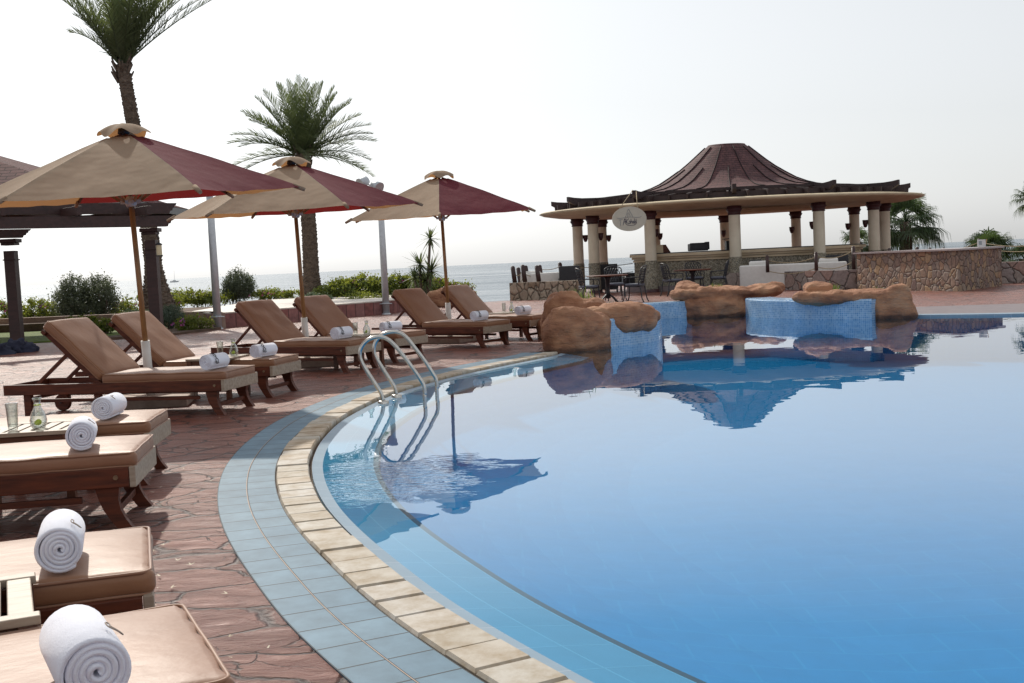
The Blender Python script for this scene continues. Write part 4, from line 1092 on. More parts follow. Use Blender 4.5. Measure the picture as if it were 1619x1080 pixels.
# ------------------------------------------------------------------ parasols
def make_parasol(rot0):
    root = thing('parasol', (0, 0, 0), 0, '', 'parasol', 'beige and plum parasols over the loungers')
    RR, zt, ze = 1.60, 2.60, 1.99
    mb = MB(); mb.rbox((0, 0, .045), (.78, .78, .09), .012); mb.build('base_slab', 'slab_stone', root)
    mb = MB(); mb.tube([(0, 0, .09), (0, 0, .62)], .042, 18); mb.build('sleeve', 'white_plastic', root)
    mb = MB(); mb.tube([(0, 0, .60), (0, 0, 1.2), (0, 0, 1.95)], [.026, .026, .025], 16); mb.tube([(0, 0, 1.95), (0, 0, 2.60)], .020, 12); mb.build('pole', 'pole_wood', root)
    mb = MB(); mb.lathe([(.02, 1.90), (.045, 1.90), (.055, 1.93), (.05, 1.97), (.03, 2.0), (.02, 2.0)], seg=16)
    for k in range(6): a = R(60 * k + rot0); mb.box((math.cos(a) * .07, math.sin(a) * .07, 1.945), (.05, .022, .035), rotz(a))
    mb.build('hub', 'galvanised', root)
    def rib(a, v): return Vector((math.cos(a) * RR * v, math.sin(a) * RR * v, zt - (zt - ze) * (v ** 1.08) ))
    cols = {0: 1, 1: 0, 2: 1, 3: 0, 4: 0, 5: 0}
    mb = MB(); nu, nv = 14, 12
    for k in range(6):
        a0, a1 = R(60 * k + rot0), R(60 * (k + 1) + rot0); vs = []; fs = []
        mi = PANEL[k]
        for j in range(nv + 1):
            v = .10 + .90 * j / nv
            for i in range(nu + 1):
                u = i / nu; p = rib(a0, v).lerp(rib(a1, v), u); bow = 4 * u * (1 - u)
                p.x *= 1 - .09 * bow * v ** 3; p.y *= 1 - .09 * bow * v ** 3
                p.z += -.060 * bow * v + .040 * bow * v ** 4 + .009 * noise.noise(p * 2.2) + .004 * math.sin(22 * u) * v * v * bow
                vs.append(p)
        for j in range(nv):
            for i in range(nu): q = j * (nu + 1) + i; fs.append((q, q + 1, q + nu + 2, q + nu + 1))
        mb.add(vs, fs, True, mi)
    cn = mb.build('canopy', ['canopy_beige', 'canopy_plum'], root, recalc=False)
    for k in range(6):
        mb = MB(); a = R(60 * k + rot0); p = rib(a, 1.0); q = rib(a, .95); mb.tube([q + Vector((0, 0, -.012)), p + (p - q) * .35 + Vector((0, 0, -.018))], [.024, .018], 8); mb.build('rib_pocket', 'canopy_beige', cn)
    # floppy vent cap
    mb = MB(); vs = []; fs = []; ns = 60; nr = 8
    for j in range(nr + 1):
        v = j / nr; r = .03 + .205 * v
        for i in range(ns):
            a = 2 * math.pi * i / ns; lob = math.cos(6 * (a - R(rot0)))
            vs.append((math.cos(a) * r * (1 + .05 * lob * v), math.sin(a) * r * (1 + .05 * lob * v), zt + .075 - .070 * v ** 1.8 - .045 * v * v * (.5 + .5 * lob) + .018 * v * math.sin(4 * a + 1)))
    for j in range(nr):
        for i in range(ns): fs.append((j * ns + i, j * ns + (i + 1) % ns, (j + 1) * ns + (i + 1) % ns, (j + 1) * ns + i))
    mb.add(vs, fs, True); mb.build('vent_cap', 'canopy_beige', root)
    mb = MB(); mb.lathe([(.001, 2.64), (.05, 2.63), (.06, 2.58), (.001, 2.56)], seg=14); mb.build('crown_block', 'black_metal', root)
    for k in range(6):
        a = R(60 * k + rot0); mb = MB(); mb.bar(rib(a, .03) + Vector((0, 0, -.025)), rib(a, .5) + Vector((0, 0, -.022)), .020, .028); mb.bar(rib(a, .5) + Vector((0, 0, -.022)), rib(a, .96) + Vector((0, 0, -.022)), .018, .024)
        rb = mb.build('rib', 'dark_wood', root)
        mb = MB(); mb.bar((math.cos(a) * .08, math.sin(a) * .08, 1.945), rib(a, .40) + Vector((0, 0, -.04)), .018, .024); mb.build('strut', 'pole_wood', rb)
    return root
PANEL = {0: 0, 1: 1, 2: 0, 3: 0, 4: 0, 5: 1}     # counted from the right-hand rib anticlockwise: plum at the right front and at the back
um = make_parasol(0)
U = [((240, 641), 10.95, 8, 'nearest parasol, its left tip cut off by the photo edge'),
     ((487, 579), 14.7, 2, 'middle parasol of three, with the date palm behind it'),
     ((712, 538), 17.9, -28, 'farthest and smallest parasol, right of the other two')]
for i, ((px, py), y, rz_, lab) in enumerate(U):
    p = at(px, py, y); p = Vector((p.x, y, 0))
    c_ = um if i == 0 else dup(um, p, 0, lab)
    tl = Matrix.Rotation(R((3.0, 2.0, 2.4)[i]), 3, 'X') @ Matrix.Rotation(R(-.9), 3, 'Y'); rm = tl @ rotz(R(rz_))
    c_.location = p; c_['label'] = lab; c_.rotation_euler = rm.to_euler()
    for k_ in kids(c_):
        if k_.name.startswith('base_slab'): k_.rotation_euler = (rm.inverted() @ rotz(R(rz_))).to_euler()

# ------------------------------------------------------------------ pool ladder
root = thing('pool_ladder', (0, 0, 0), 0, 'two arched stainless steel rails of the pool ladder', 'ladder')
def rail(f0, f1, W1, top):
    a = G(*f0, 0); b_ = G(*f1, 0); a.z = 0; b_.z = 0
    d = (b_ - a); L = d.length; d.normalize()
    return a, b_, d, L
for k, (fa, fb) in enumerate((((606, 634), (671, 634)), ((627, 624.5), (690.5, 624.5)))):
    a = G(*fa, .0); b_ = G(*fb, ZW)
    y = (a.y + b_.y) / 2
    spec = ([(606, 634), (602, 621), (592, 605), (574, 577), (569, 563), (571, 550), (581, 538), (596, 533), (610, 535), (622, 544), (634, 558), (650, 579), (664, 599), (670, 610), (671.5, 622), (671.5, 634), (674, 660)],
            [(627, 624), (623, 611), (613, 595), (596, 568), (591.5, 556), (593, 543), (603, 530), (618, 525), (632, 526.5), (643, 534), (655, 549), (671, 570), (684, 590), (689.5, 600), (691, 612), (691, 624), (692.5, 648)])[k]
    P = []
    for j, (px, py) in enumerate(spec):
        q = at(px, py, 1.0); x_t = (px - 569) / 120.0
        yy = a.y + (b_.y - a.y) * ((px - spec[0][0]) / (spec[-2][0] - spec[0][0])); P.append(at(px, py, yy))
    P[-1] = Vector((P[-2].x, P[-2].y, -.55))
    P = cr(P, 5)
    mb = MB(); mb.tube(P, .0185, 14); mb.build('rail', 'steel', root)
    mb = MB(); f = P[0]; mb.lathe([(.001, .012), (.03, .012), (.05, .006), (.052, 0), (.052, -.04)], (f.x, f.y, f.z - .006), 24); mb.build('flange', 'steel', root)
    if k == 0: e0 = P[-1]
    else: e1 = P[-1]
for z in (-.20, -.45):
    mb = MB(); a = Vector((e0.x, e0.y, z)); b_ = Vector((e1.x, e1.y, z)); mb.bar(a, b_, .08, .025); mb.build('step', 'steel', root, bevel=.004)

# ------------------------------------------------------------------ boulders and mosaic walls
def boulder(label, blobs, seed, strength=.10, voxel=.026, plant=None):
    rnd = random.Random(seed); bx = Vector((blobs[0][0][0], blobs[0][0][1], 0)); mb = MB()
    for (c, r, rz_, tilt) in blobs:
        rot = Matrix.Rotation(R(rz_), 3, 'Z') @ Matrix.Rotation(R(tilt), 3, 'X'); n1, n2 = 20, 12; vs = []; fs = []
        for j in range(n2 + 1):
            th = math.pi * j / n2
            for i in range(n1):
                ph = 2 * math.pi * i / n1
                def se(v, e): return math.copysign(abs(v) ** e, v)
                p = Vector((r[0] * se(math.sin(th), .65) * se(math.cos(ph), .75), r[1] * se(math.sin(th), .65) * se(math.sin(ph), .75), r[2] * se(math.cos(th), .65)))
                vs.append(rot @ p + Vector(c) - bx)
        for j in range(n2):
            for i in range(n1): fs.append((j * n1 + i, (j + 1) * n1 + i, (j + 1) * n1 + (i + 1) % n1, j * n1 + (i + 1) % n1))
        mb.add(vs, fs, True)
    o = mb.build('boulder', 'red_rock'); o.location = bx
    md = o.modifiers.new('remesh', 'REMESH'); md.mode = 'VOXEL'; md.voxel_size = voxel; md.use_smooth_shade = True
    s = o.modifiers.new('smooth', 'SMOOTH'); s.iterations = 3; s.factor = .5
    for nm, ty, sz, st in (('a', 'CLOUDS', .50, strength * .9), ('b', 'CLOUDS', .17, strength * .22), ('c', 'CLOUDS', .055, strength * .10)):
        tx = bpy.data.textures.new('rock_' + nm, ty); tx.noise_scale = sz; tx.noise_depth = 2
        d = o.modifiers.new('disp' + nm, 'DISPLACE'); tx.contrast = 1.3; d.texture = tx; d.strength = st; d.mid_level = .5; d.texture_coords = 'LOCAL'
    tx = bpy.data.textures.new('rock_v', 'VORONOI'); tx.noise_scale = .30; tx.distance_metric = 'DISTANCE'
    d = o.modifiers.new('facets', 'DISPLACE'); d.texture = tx; d.strength = strength * .6; d.mid_level = .5; d.texture_coords = 'LOCAL'
    tag(o, label, 'boulder', 'red artificial boulders along the pool edge')
    return o
def mosaic_wall(label, top, zt, thick, inside=1):
    P = cr([(x, y, 0) for x, y in top], 8); L = lens(P); Q = offs(P, thick); mb = MB()
    lipA = offs(P, -.0); 
    mb.quadstrip(lift(P, -.9), lift(P, zt - .03), True, 0, L, (-.9, zt - .03)); mb.quadstrip(lift(P, zt - .03), lift(offs(P, .02), zt), True, 0, L, (zt - .03, zt))
    mb.quadstrip(lift(offs(P, .02), zt), lift(Q, zt), False, 0, L, (zt, zt + thick)); mb.quadstrip(lift(Q, zt), lift(Q, -.1), False, 0, L, (zt, zt + .5))
    for k in (0, -1): mb.add([Vector((P[k].x, P[k].y, -.9)), Vector((P[k].x, P[k].y, zt - .01)), Vector((Q[k].x, Q[k].y, zt - .01)), Vector((Q[k].x, Q[k].y, -.9))], [(0, 1, 2, 3)], uvs=[[(0, 0), (0, 1), (thick, 1), (thick, 0)]])
    tag(mb.build('mosaic_wall', 'mosaic', recalc=True), label, 'tiled wall', 'blue mosaic pool walls')
mosaic_wall('curved blue mosaic wall with rounded end under the nearest boulders', [(1.18, 15.38), (1.42, 15.60), (1.82, 15.93), (2.08, 16.28), (2.23, 16.90), (2.17, 17.6), (1.87, 18.6)], .37, .42)
mosaic_wall('short blue mosaic wall between near and middle boulders', [(1.75, 19.9), (2.17, 21.45), (2.62, 21.72), (3.5, 22.02)], .30, .40)
mosaic_wall('bulging blue mosaic wall between middle and right boulders', [(4.46, 21.6), (4.49, 21.1), (4.74, 20.28), (5.19, 19.52), (5.97, 18.82)], .32, .5)
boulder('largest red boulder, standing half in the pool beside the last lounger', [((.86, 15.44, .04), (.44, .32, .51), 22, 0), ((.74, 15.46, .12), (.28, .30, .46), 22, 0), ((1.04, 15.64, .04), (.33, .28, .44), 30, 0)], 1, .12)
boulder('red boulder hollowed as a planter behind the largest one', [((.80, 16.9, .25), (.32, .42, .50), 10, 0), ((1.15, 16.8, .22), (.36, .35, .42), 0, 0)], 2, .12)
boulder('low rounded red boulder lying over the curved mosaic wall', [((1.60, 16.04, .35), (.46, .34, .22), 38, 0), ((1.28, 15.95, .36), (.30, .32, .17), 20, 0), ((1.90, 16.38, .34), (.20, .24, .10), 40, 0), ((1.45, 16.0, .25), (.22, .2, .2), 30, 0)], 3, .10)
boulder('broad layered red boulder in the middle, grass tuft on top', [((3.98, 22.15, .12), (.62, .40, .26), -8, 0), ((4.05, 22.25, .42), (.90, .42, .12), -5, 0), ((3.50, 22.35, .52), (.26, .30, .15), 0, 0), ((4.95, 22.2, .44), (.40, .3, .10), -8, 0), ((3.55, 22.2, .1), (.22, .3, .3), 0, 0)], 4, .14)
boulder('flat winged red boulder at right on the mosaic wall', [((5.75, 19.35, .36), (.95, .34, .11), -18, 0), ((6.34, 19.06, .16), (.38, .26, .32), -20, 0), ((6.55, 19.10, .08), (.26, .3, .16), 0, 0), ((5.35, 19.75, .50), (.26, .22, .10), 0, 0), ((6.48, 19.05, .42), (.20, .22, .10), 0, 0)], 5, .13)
boulder('small shaded boulder on the deck between last lounger and the largest boulder', [((.62, 17.6, .1), (.24, .3, .24), 0, 0)], 6, .1)
def tuft(x, y, z, h, n_, label, mat='blade', spread=.5):
    o = thing('grass_tuft', (x, y, z), 0, label, 'plant', 'small plants growing in the boulders'); rnd = random.Random(int(x * 100)); mb = MB()
    for _ in range(n_): mb.blade((rnd.gauss(0, .09), rnd.gauss(0, .06), 0), (rnd.gauss(0, spread), rnd.gauss(0, spread), 1), h * rnd.uniform(.5, 1.2), .016, h * .25, segs=3)
    mb.build('blades', mat, o)
tuft(.98, 16.9, .62, .22, 70, 'grass tuft in the hollow of the planter boulder')
tuft(1.42, 16.55, .45, .2, 50, 'sprig of green leaves between the nearest boulders')
tuft(4.05, 22.45, .52, .13, 160, 'wide green tuft on the middle boulder', spread=1.3)
tuft(5.75, 20.2, .42, .22, 50, 'thin yellow-green sprig left behind the right boulder')
tuft(6.45, 19.9, .36, .18, 45, 'thin yellow-green sprig right behind the right boulder')

# ------------------------------------------------------------------ pavilion
CX, CY, SY = 8.05, 41.4, .80
pv = thing('pavilion', (CX, CY, 0), 0, 'open round pool bar pavilion with bell-shaped shingle roof on cream columns', 'pavilion')
def E(a, r, z=0): return Vector((r * math.cos(a), r * math.sin(a) * SY, z))
roof_prof = [(4.35, 3.34), (3.7, 3.40), (3.2, 3.48), (2.85, 3.585), (2.48, 3.74), (2.1, 3.965), (1.75, 4.19), (1.42, 4.44), (1.05, 4.75), (.80, 4.96), (.70, 5.02), (.66, 5.07), (.001, 5.09)]
mb = MB(); mb.lathe(roof_prof[:10], seg=96, sx=1, sy=SY, uvs=True); mb.lathe(roof_prof[9:], seg=48, sy=SY, uvs=True); rf = mb.build('roof', 'shingles', pv)
mb = MB()
for k in range(24):
    a = R(7.5 + 15 * k); top = 10 if k % 2 == 0 else 7
    mb.tube([E(a, r, z + .02) for r, z in roof_prof[:top]], .019, 5)
mb.build('ridge_battens', 'shingles', rf)
mb = MB(); prof = [(3.7, 2.86), (3.8, 2.72), (4.6, 2.67), (5.6, 2.68), (6.3, 2.74), (6.72, 2.81), (6.86, 2.87), (6.78, 2.915), (6.4, 2.95), (5.6, 2.98), (3.9, 3.0), (3.7, 2.95), (3.7, 2.86)]
mb.lathe(prof, seg=96, sy=SY); mb.build('canopy_slab', 'cream_plaster', pv)
mb = MB(); mb.lathe([(4.2, 3.03), (4.32, 3.03), (4.36, 3.36), (4.2, 3.36)], seg=72, sy=SY, smooth=False); mb.lathe([(5.85, 2.98), (5.97, 2.98), (5.97, 3.14), (5.85, 3.14), (5.85, 2.98)], seg=72, sy=SY, smooth=False); mb.build('ring_beam', 'beam_wood', pv)
mb = MB()
for k in range(60):
    a = R(6 * k + 3); mb.bar(E(a, 3.8, 3.28), E(a, 6.2 + .12 * math.sin(k * 2.3), 3.07), .06, .16)
for k in range(36):
    a0 = R(10 * k); a1 = R(10 * k + 10); mb.bar(E(a0, 5.35, 3.25), E(a1, 5.35, 3.25), .06, .06); mb.bar(E(a0, 4.75, 3.31), E(a1, 4.75, 3.31), .06, .06)
mb.build('rafters', 'beam_wood', pv)
CA = [173, 203, 233, 263, 293, 323, 353, 23, 53, 83, 113, 143]
for k, ad in enumerate(CA):
    a = R(ad); mb = MB(); pr = []
    L_ = [(3.9, 3.27), (4.6, 3.215), (5.3, 3.18), (5.9, 3.18), (6.2, 3.205), (6.42, 3.24)]
    P = [E(a, r, z) for r, z in L_]; sd_ = (E(a + .01, 5) - E(a - .01, 5)).normalized() * .065
    tops = [p + Vector((0, 0, .12)) for p in P]; bots = [p + Vector((0, 0, -.13 + (.09 if i == 5 else 0))) for i, p in enumerate(P)]
    A_ = [p - sd_ for p in tops]; B_ = [p + sd_ for p in tops]; C_ = [p + sd_ for p in bots]; D_ = [p - sd_ for p in bots]
    mb.quadstrip(A_, B_); mb.quadstrip(B_, C_); mb.quadstrip(C_, D_); mb.quadstrip(D_, A_); mb.add([A_[-1], B_[-1], C_[-1], D_[-1]], [(0, 1, 2, 3)]); mb.add([A_[0], B_[0], C_[0], D_[0]], [(0, 1, 2, 3)])
    mb.build('beam', 'beam_wood', pv, recalc=True)
    c = E(a, 5.5); mb = MB(); mb.lathe([(.185, 1.04), (.19, 1.05), (.185, 2.42)], (c.x, c.y, 0), 24); cl = mb.build('column', 'column_paint', pv)
    mb = MB(); mb.lathe([(.205, .10), (.205, 1.04), (.18, 1.05)], (c.x, c.y, 0), 24); mb.build('pebbled_base', 'pebble_dash', cl)
    mb = MB(); mb.lathe([(.23, 0), (.23, .09), (.21, .10), (.19, .10)], (c.x, c.y, 0), 24); mb.build('base_ring', 'plum_paint', cl); mb = MB(); mb.lathe([(.19, 2.40), (.215, 2.41), (.215, 2.43), (.20, 2.44), (.21, 2.50), (.25, 2.56), (.265, 2.59), (.23, 2.61), (.235, 2.70), (.001, 2.70)], (c.x, c.y, 0), 24)
    mb.build('capital', 'plum_paint', cl)
    s_ = -c.normalized(); q = c + s_ * .22; q = Vector((q.x + (.06 if c.x < 0 else -.06), q.y, 0)); mb = MB(); mb.lathe([(.001, 1.82), (.05, 1.84), (.09, 1.95), (.10, 2.08), (.085, 2.08), (.04, 1.86)], (q.x, q.y, 0), 12); mb.build('sconce', 'plum_paint', cl)
# bar counter, an arc inside the columns
bc = thing('bar_counter', (CX, CY, 0), 0, 'long cream bar counter with moulded cornice and pebbled front inside the pavilion', 'bar counter')
A_ = [E(R(218 + i * (112 / 40)), 4.75) for i in range(41)]
def arcwall(mb, d0, d1, z0, z1, mi=0):
    P = offs(A_, -d0); Q = offs(A_, -d1) 
    L = lens(A_)
    mb.quadstrip(lift(P, z0), lift(P, z1), True, mi, L, (z0, z1)); mb.quadstrip(lift(P, z1), lift(Q, z1), False, mi, L, (0, 1)); mb.quadstrip(lift(Q, z1), lift(Q, z0), True, mi, L, (0, 1)); mb.quadstrip(lift(Q, z0), lift(P, z0), False, mi, L, (0, 1))
    for k in (0, -1): mb.add([Vector((P[k].x, P[k].y, z0)), Vector((P[k].x, P[k].y, z1)), Vector((Q[k].x, Q[k].y, z1)), Vector((Q[k].x, Q[k].y, z0))], [(0, 1, 2, 3)], mi=mi)
mb = MB(); arcwall(mb, 0, -.35, .18, 1.0); mb.build('pebbled_front', 'pebble_dash', bc, recalc=True)
mb = MB(); arcwall(mb, .45, -.36, 0, .178); mb.build('foot_step', 'grey_paving', bc, recalc=True)
mb = MB(); arcwall(mb, .06, -.40, 1.002, 1.06); arcwall(mb, .02, -.44, 1.062, 1.09); arcwall(mb, .13, -.48, 1.092, 1.17); arcwall(mb, .24, -.5, 1.172, 1.255); mb.build('cornice', 'cream_plaster', bc, recalc=True)
mb = MB(); arcwall(mb, .22, -.52, 1.257, 1.29); mb.build('counter_top', 'black_box', bc, recalc=True)
def onbar(px, w_px, y=38.1): return at(px, 400, y).x, w_px / F * y
# things on the bar
x, ww = onbar(1105, 34); o = thing('cash_register', (x, 38.25, 1.29), R(6), 'black till standing on the bar counter in the middle', 'cash register')
mb = MB(); mb.rbox((0, 0, .13), (.62, .36, .24), .03); mb.build('housing', 'black_box', o); mb = MB(); mb.rbox((.31, 0, .17), (.10, .30, .26), .02); mb.rbox((0, -.03, .262), (.5, .25, .03), .01); mb.build('lid', 'black_metal', o)
x, ww = onbar(1048, 26); o = thing('menu_box', (x, 38.5, 1.29), R(6), 'pale box with dark sloping lid at left on the bar counter', 'box')
mb = MB(); mb.prism([(-.32, -.2), (.02, -.2), (.02, .2), (-.32, .2)], 0, .27); mb.build('body', 'cream_plaster', o, recalc=True)
mb = MB(); mb.add([(.022, -.2, 0), (.022, -.2, .27), (.12, -.2, .27), (.28, -.2, 0), (.022, .2, 0), (.022, .2, .27), (.12, .2, .27), (.28, .2, 0)], [(0, 1, 2, 3), (4, 7, 6, 5), (0, 3, 7, 4), (3, 2, 6, 7), (2, 1, 5, 6), (1, 0, 4, 5)]); mb.build('sloping_lid', 'dark_wood', o, recalc=True)
x = at(1149, 390, 44).x; o = thing('drinks_dispenser', (x, 43.5, 1.2), 0, 'dark upright dispenser with flat top by the back column of the bar', 'dispenser')
mb = MB(); mb.rbox((0, 0, .22), (.26, .3, .44), .03); mb.build('body', 'black_box', o); mb = MB(); mb.lathe([(.001, .50), (.26, .50), (.27, .52), (.001, .54)], seg=18); mb.build('tray', 'black_metal', o); mb = MB(); mb.tube([(-.17, 0, 0), (-.17, 0, .5)], .03, 8); mb.build('jar', 'clear_glass', o)
mb = MB(); mb.box((0, 0, -.6), (1.3, .5, 1.19)); ob = mb.build('cabinet', 'cream_plaster', o)

# oval sign hanging from a beam tip
sp = at(995, 346, 35.9); o = thing('hanging_sign', (sp.x, 35.9, sp.z), R(3), 'oval cream hanging sign with dark script and grey roof emblem, on two ropes', 'sign')
mb = MB(); vs = []; n = 48
a_, b_ = .545, .385
ring0 = [Vector((math.cos(2 * math.pi * i / n) * a_, 0, math.sin(2 * math.pi * i / n) * b_)) for i in range(n)]
vs = [p + Vector((0, -.012, 0)) for p in ring0] + [p + Vector((0, .012, 0)) for p in ring0]
mb.add(vs, [tuple(range(n))[::-1], tuple(range(n, 2 * n))] + [(i, (i + 1) % n, n + (i + 1) % n, n + i) for i in range(n)]); mb.build('board', 'sign_board', o, recalc=True)
tip = E(R(233), 6.38, 3.33) + Vector((CX, CY, 0)) - Vector(o.location); rz_ = rotz(-R(3)); tip = rz_ @ tip
mb = MB(); mb.tube([(-.33, 0, .29), tip + Vector((-.05, 0, .04))], .012, 6); mb.tube([(.27, 0, .32), tip + Vector((.06, 0, .02))], .012, 6); mb.build('rope', 'rope', o)
def S2(px, py): return Vector(((px - 960) / 555 * 1.09, -.016, (667 - py) / 410 * .77))
def stroke(mb, pts, r=.006): mb.tube([S2(p.x, p.y) for p in cr([(a, b, 0) for a, b in pts], 4)], r, 5)
mb = MB()
for s in ([(855, 770), (872, 700), (888, 660), (893, 745)], [(862, 725), (905, 705)], [(905, 660), (908, 750)], [(945, 665), (912, 712), (945, 755)], [(950, 725), (965, 700), (975, 735), (955, 750), (950, 728)], [(985, 670), (983, 745)], [(985, 715), (1003, 705), (1006, 745)], [(1015, 745), (1022, 705), (1035, 745), (1016, 735)], [(1042, 665), (1042, 748)], [(1042, 712), (1056, 708), (1060, 748)], [(900, 755), (950, 775), (1040, 770), (1075, 735)], [(1068, 670), (1070, 740)]):
    stroke(mb, s, .0075)
mb.build('script', 'sign_ink', o)
mb = MB()
for s in ([(760, 645), (800, 655), (900, 640), (1000, 640), (1110, 650), (1160, 630)], [(890, 640), (915, 600), (930, 545), (942, 515), (960, 510), (975, 550), (1000, 600), (1015, 640)], [(930, 640), (945, 560)], [(975, 640), (960, 560)], [(790, 680), (850, 672)], [(815, 680), (812, 775)]):
    stroke(mb, s, .007)
mb.build('emblem', 'sign_grey', o)

# ------------------------------------------------------------------ stone walls around the pavilion
def wall(name, pts, thick, z0, z1, mat, label, cap=None, closed=False, bev=.03):
    P = cr([(x, y, 0) for x, y in pts], 4) if len(pts) > 2 and not closed else [Vector((x, y, 0)) for x, y in pts]
    mb = MB()
    if closed: poly = [(p.x, p.y) for p in P]
    else: poly = [(p.x, p.y) for p in P] + [(p.x, p.y) for p in offs(P, thick)[::-1]]
    mb.prism(poly, z0, z1)
    o = mb.build(name, mat, recalc=True, bevel=bev)
    return tag(o, label, 'wall')
wall('stone_wall', [(.00, 36.1), (1.1, 35.5), (2.0, 35.2), (2.35, 35.6)], .38, 0, .56, 'rubble_tall', 'curved low wall of upright tan stones left of the pavilion')
w0 = at(1148, 455, 35.6); w1 = at(1345, 458, 31.9)
wall('stone_wall', [(w0.x, 35.8), (w0.x + 1.4, 34.2), (w1.x - .6, 32.3), (w1.x + .6, 31.7)], .40, 0, .55, 'rubble_large', 'low wall of large pale stones in front of the white sofa')
sc1, sc2, sc3 = (9.62, 31.5), (10.82, 27.4), (12.80, 29.6)
sb_o = thing('stone_counter', (0, 0, 0), 0, 'waist-high counter of small mixed stones with flat granite top at right', 'counter')
def pull(poly, d):
    cx_ = sum(p[0] for p in poly) / len(poly); cy_ = sum(p[1] for p in poly) / len(poly); return [(cx_ + (x - cx_) * (1 + d), cy_ + (y - cy_) * (1 + d)) for x, y in poly]
poly = [(9.62, 31.5), (10.80, 27.4), (12.80, 29.6), (12.3, 32.3)]
mb = MB(); mb.prism(poly, 0, .985); mb.build('stone_body', 'rubble_small', sb_o, recalc=True)
mb = MB(); mb.prism(pull(poly, .05), .987, 1.03); mb.build('counter_top', 'granite_top', sb_o, recalc=True, bevel=.006)
wall('stone_wall', [(12.9, 31.0), (16, 31.0), (20, 30.5)], .4, 0, .58, 'rubble_large', 'low stone wall running to the right edge beyond the counter')
# menu card on the counter
p = at(1552, 392, 29.2); o = thing('menu_stand', (p.x, 29.2, 1.03), R(-12), 'white menu card standing on the right end of the stone counter', 'menu')
mb = MB(); mb.box((0, 0, .10), (.20, .012, .19), Matrix.Rotation(R(-8), 3, 'X')); mb.build('card', 'white_paint', o); mb = MB(); mb.box((-.03, -.010, .11), (.07, .006, .10), Matrix.Rotation(R(-8), 3, 'X')); mb.build('picture', 'sign_grey', o)
mb = MB(); mb.bar((.09, .02, .0), (.14, .05, .2), .012, .012); mb.build('prop', 'pole_wood', o)

# rope fence posts
def post(px, py_top, y, z0, label, lean=0, r=.055):
    tp_ = at(px, py_top, y); o = thing('rope_post', (tp_.x, y, z0), 0, label, 'post', 'brown wooden rope-fence posts'); h = tp_.z - z0
    mb = MB(); mb.tube([(0, 0, 0), (-lean * h, 0, h)], [r, r * .95], 12); mb.lathe([(r * .95, 0), (r * .7, .04), (.001, .055)], (-lean * h, 0, h), 12); mb.build('shaft', 'pergola_wood', o)
    return Vector((tp_.x - lean * h, y, z0 + h))
def rope(a, b, sag, label, levels=((0),)):
    mb = MB(); 
    for dz in levels:
        P = [a.lerp(b, k / 10) + Vector((0, 0, -sag * (1 - (2 * k / 10 - 1) ** 2) - dz)) for k in range(11)]; mb.tube(P, .012, 5)
    tag(mb.build('fence_rope', 'rope'), label, 'rope', 'ropes slung between the fence posts')
pa = post(1213, 406, 34.0, .55, 'thin rope-fence post on the low wall, left end of the white sofa')
pb = post(1290, 401, 32.9, .55, 'rope-fence post on the low wall before the pavilion column')
pc = post(1349, 392, 32.2, .55, 'rope-fence post at the left end of the stone counter')
rope(pa, pb, .12, 'pair of slack ropes across the middle of the white sofa', (.1, .42)); rope(pb, pc, .12, 'pair of slack ropes right part of the white sofa', (.08, .38))
px_l = [(1380, 399, 'rope-fence post at the foot of the right pavilion columns'), (1406, 395, 'short dark post behind the left part of the counter'), (1450, 393, 'dark post behind counter below the fan palm'), (1470, 394, 'dark post behind the counter, middle'), (1492, 394, 'dark post behind counter right of the big palm'), (1548, 380, 'post beside the menu card on the counter')]
prev = pc
for i, (px, py, lab) in enumerate(px_l):
    q = post(px, py, 34.5 if px < 1540 else 33.2, 0, lab)
    rope(prev, q, .05, ['rope behind counter, first span from the left', 'rope behind counter, second span', 'rope behind counter under the big palm', 'short rope behind the counter middle', 'rope behind counter right of the big palm', 'long rope behind counter running to the menu card'][i], (.06,)); prev = q
rope(prev, at(1640, 384, 31), .08, 'pair of ropes running off the right edge', (.05, .2))
# leaning posts left of the pavilion
lp = [(813, 423, 36.4, 'leftmost leaning post above the curved stone wall'), (824, 425, 37.2, 'second leaning post from the left, half hidden'), (829, 421, 36.3, 'third leaning post from the left, front row'), (836, 422, 37.4, 'fourth leaning post from the left, behind'), (851, 422, 36.0, 'leaning post standing apart in front of the beige sofa'), (858, 421, 38.2, 'reddish leaning post behind the beige sofa'), (890, 417, 39.5, 'short post behind the black armchair')]
pr = []
for px, py, y, lab in lp: pr.append(post(px, py, y, .56 if y < 36.6 else 0, lab, .10, .075))
rope(pr[0], pr[2], .18, 'looped rope between the leftmost leaning posts', (.1, .35, .6)); rope(pr[5], pr[6], .05, 'rope from the reddish post to the one behind the black armchair', (.1, .38))
rope(pr[2], pr[5], .12, 'rope across the beige sofa', (.2,)); rope(pr[6], at(1000, 412, 41), .08, 'rope passing behind the left pavilion columns', (.1, .4))
# bollard light
p = at(745, 480, 34.3); o = thing('bollard_lamp', (p.x, 34.3, 0), 0, 'short black bollard light at the terrace edge against the sea', 'lamp')
mb = MB(); mb.lathe([(.001, 0), (.10, 0), (.09, .03), (.055, .05), (.05, .26), (.001, .26)], seg=16); mb.build('post', 'black_metal', o)
mb = MB(); mb.lathe([(.045, .26), (.045, .36)], seg=16); mb.build('lens', 'galvanised', o)
mb = MB(); mb.lathe([(.10, .27), (.085, .285), (.001, .286)], seg=16); mb.lathe([(.11, .355), (.09, .38), (.04, .42), (.04, .44), (.001, .44)], seg=16); mb.build('cap', 'black_metal', o)
# rough stone stub behind the fifth lounger
p = at(728, 465, 33); boulder_o = boulder('grey-brown stone block end of the hedge bed behind the last loungers', [((p.x - .3, 33.6, .2), (.75, .4, .34), 0, 0)], 9, .1, .05)

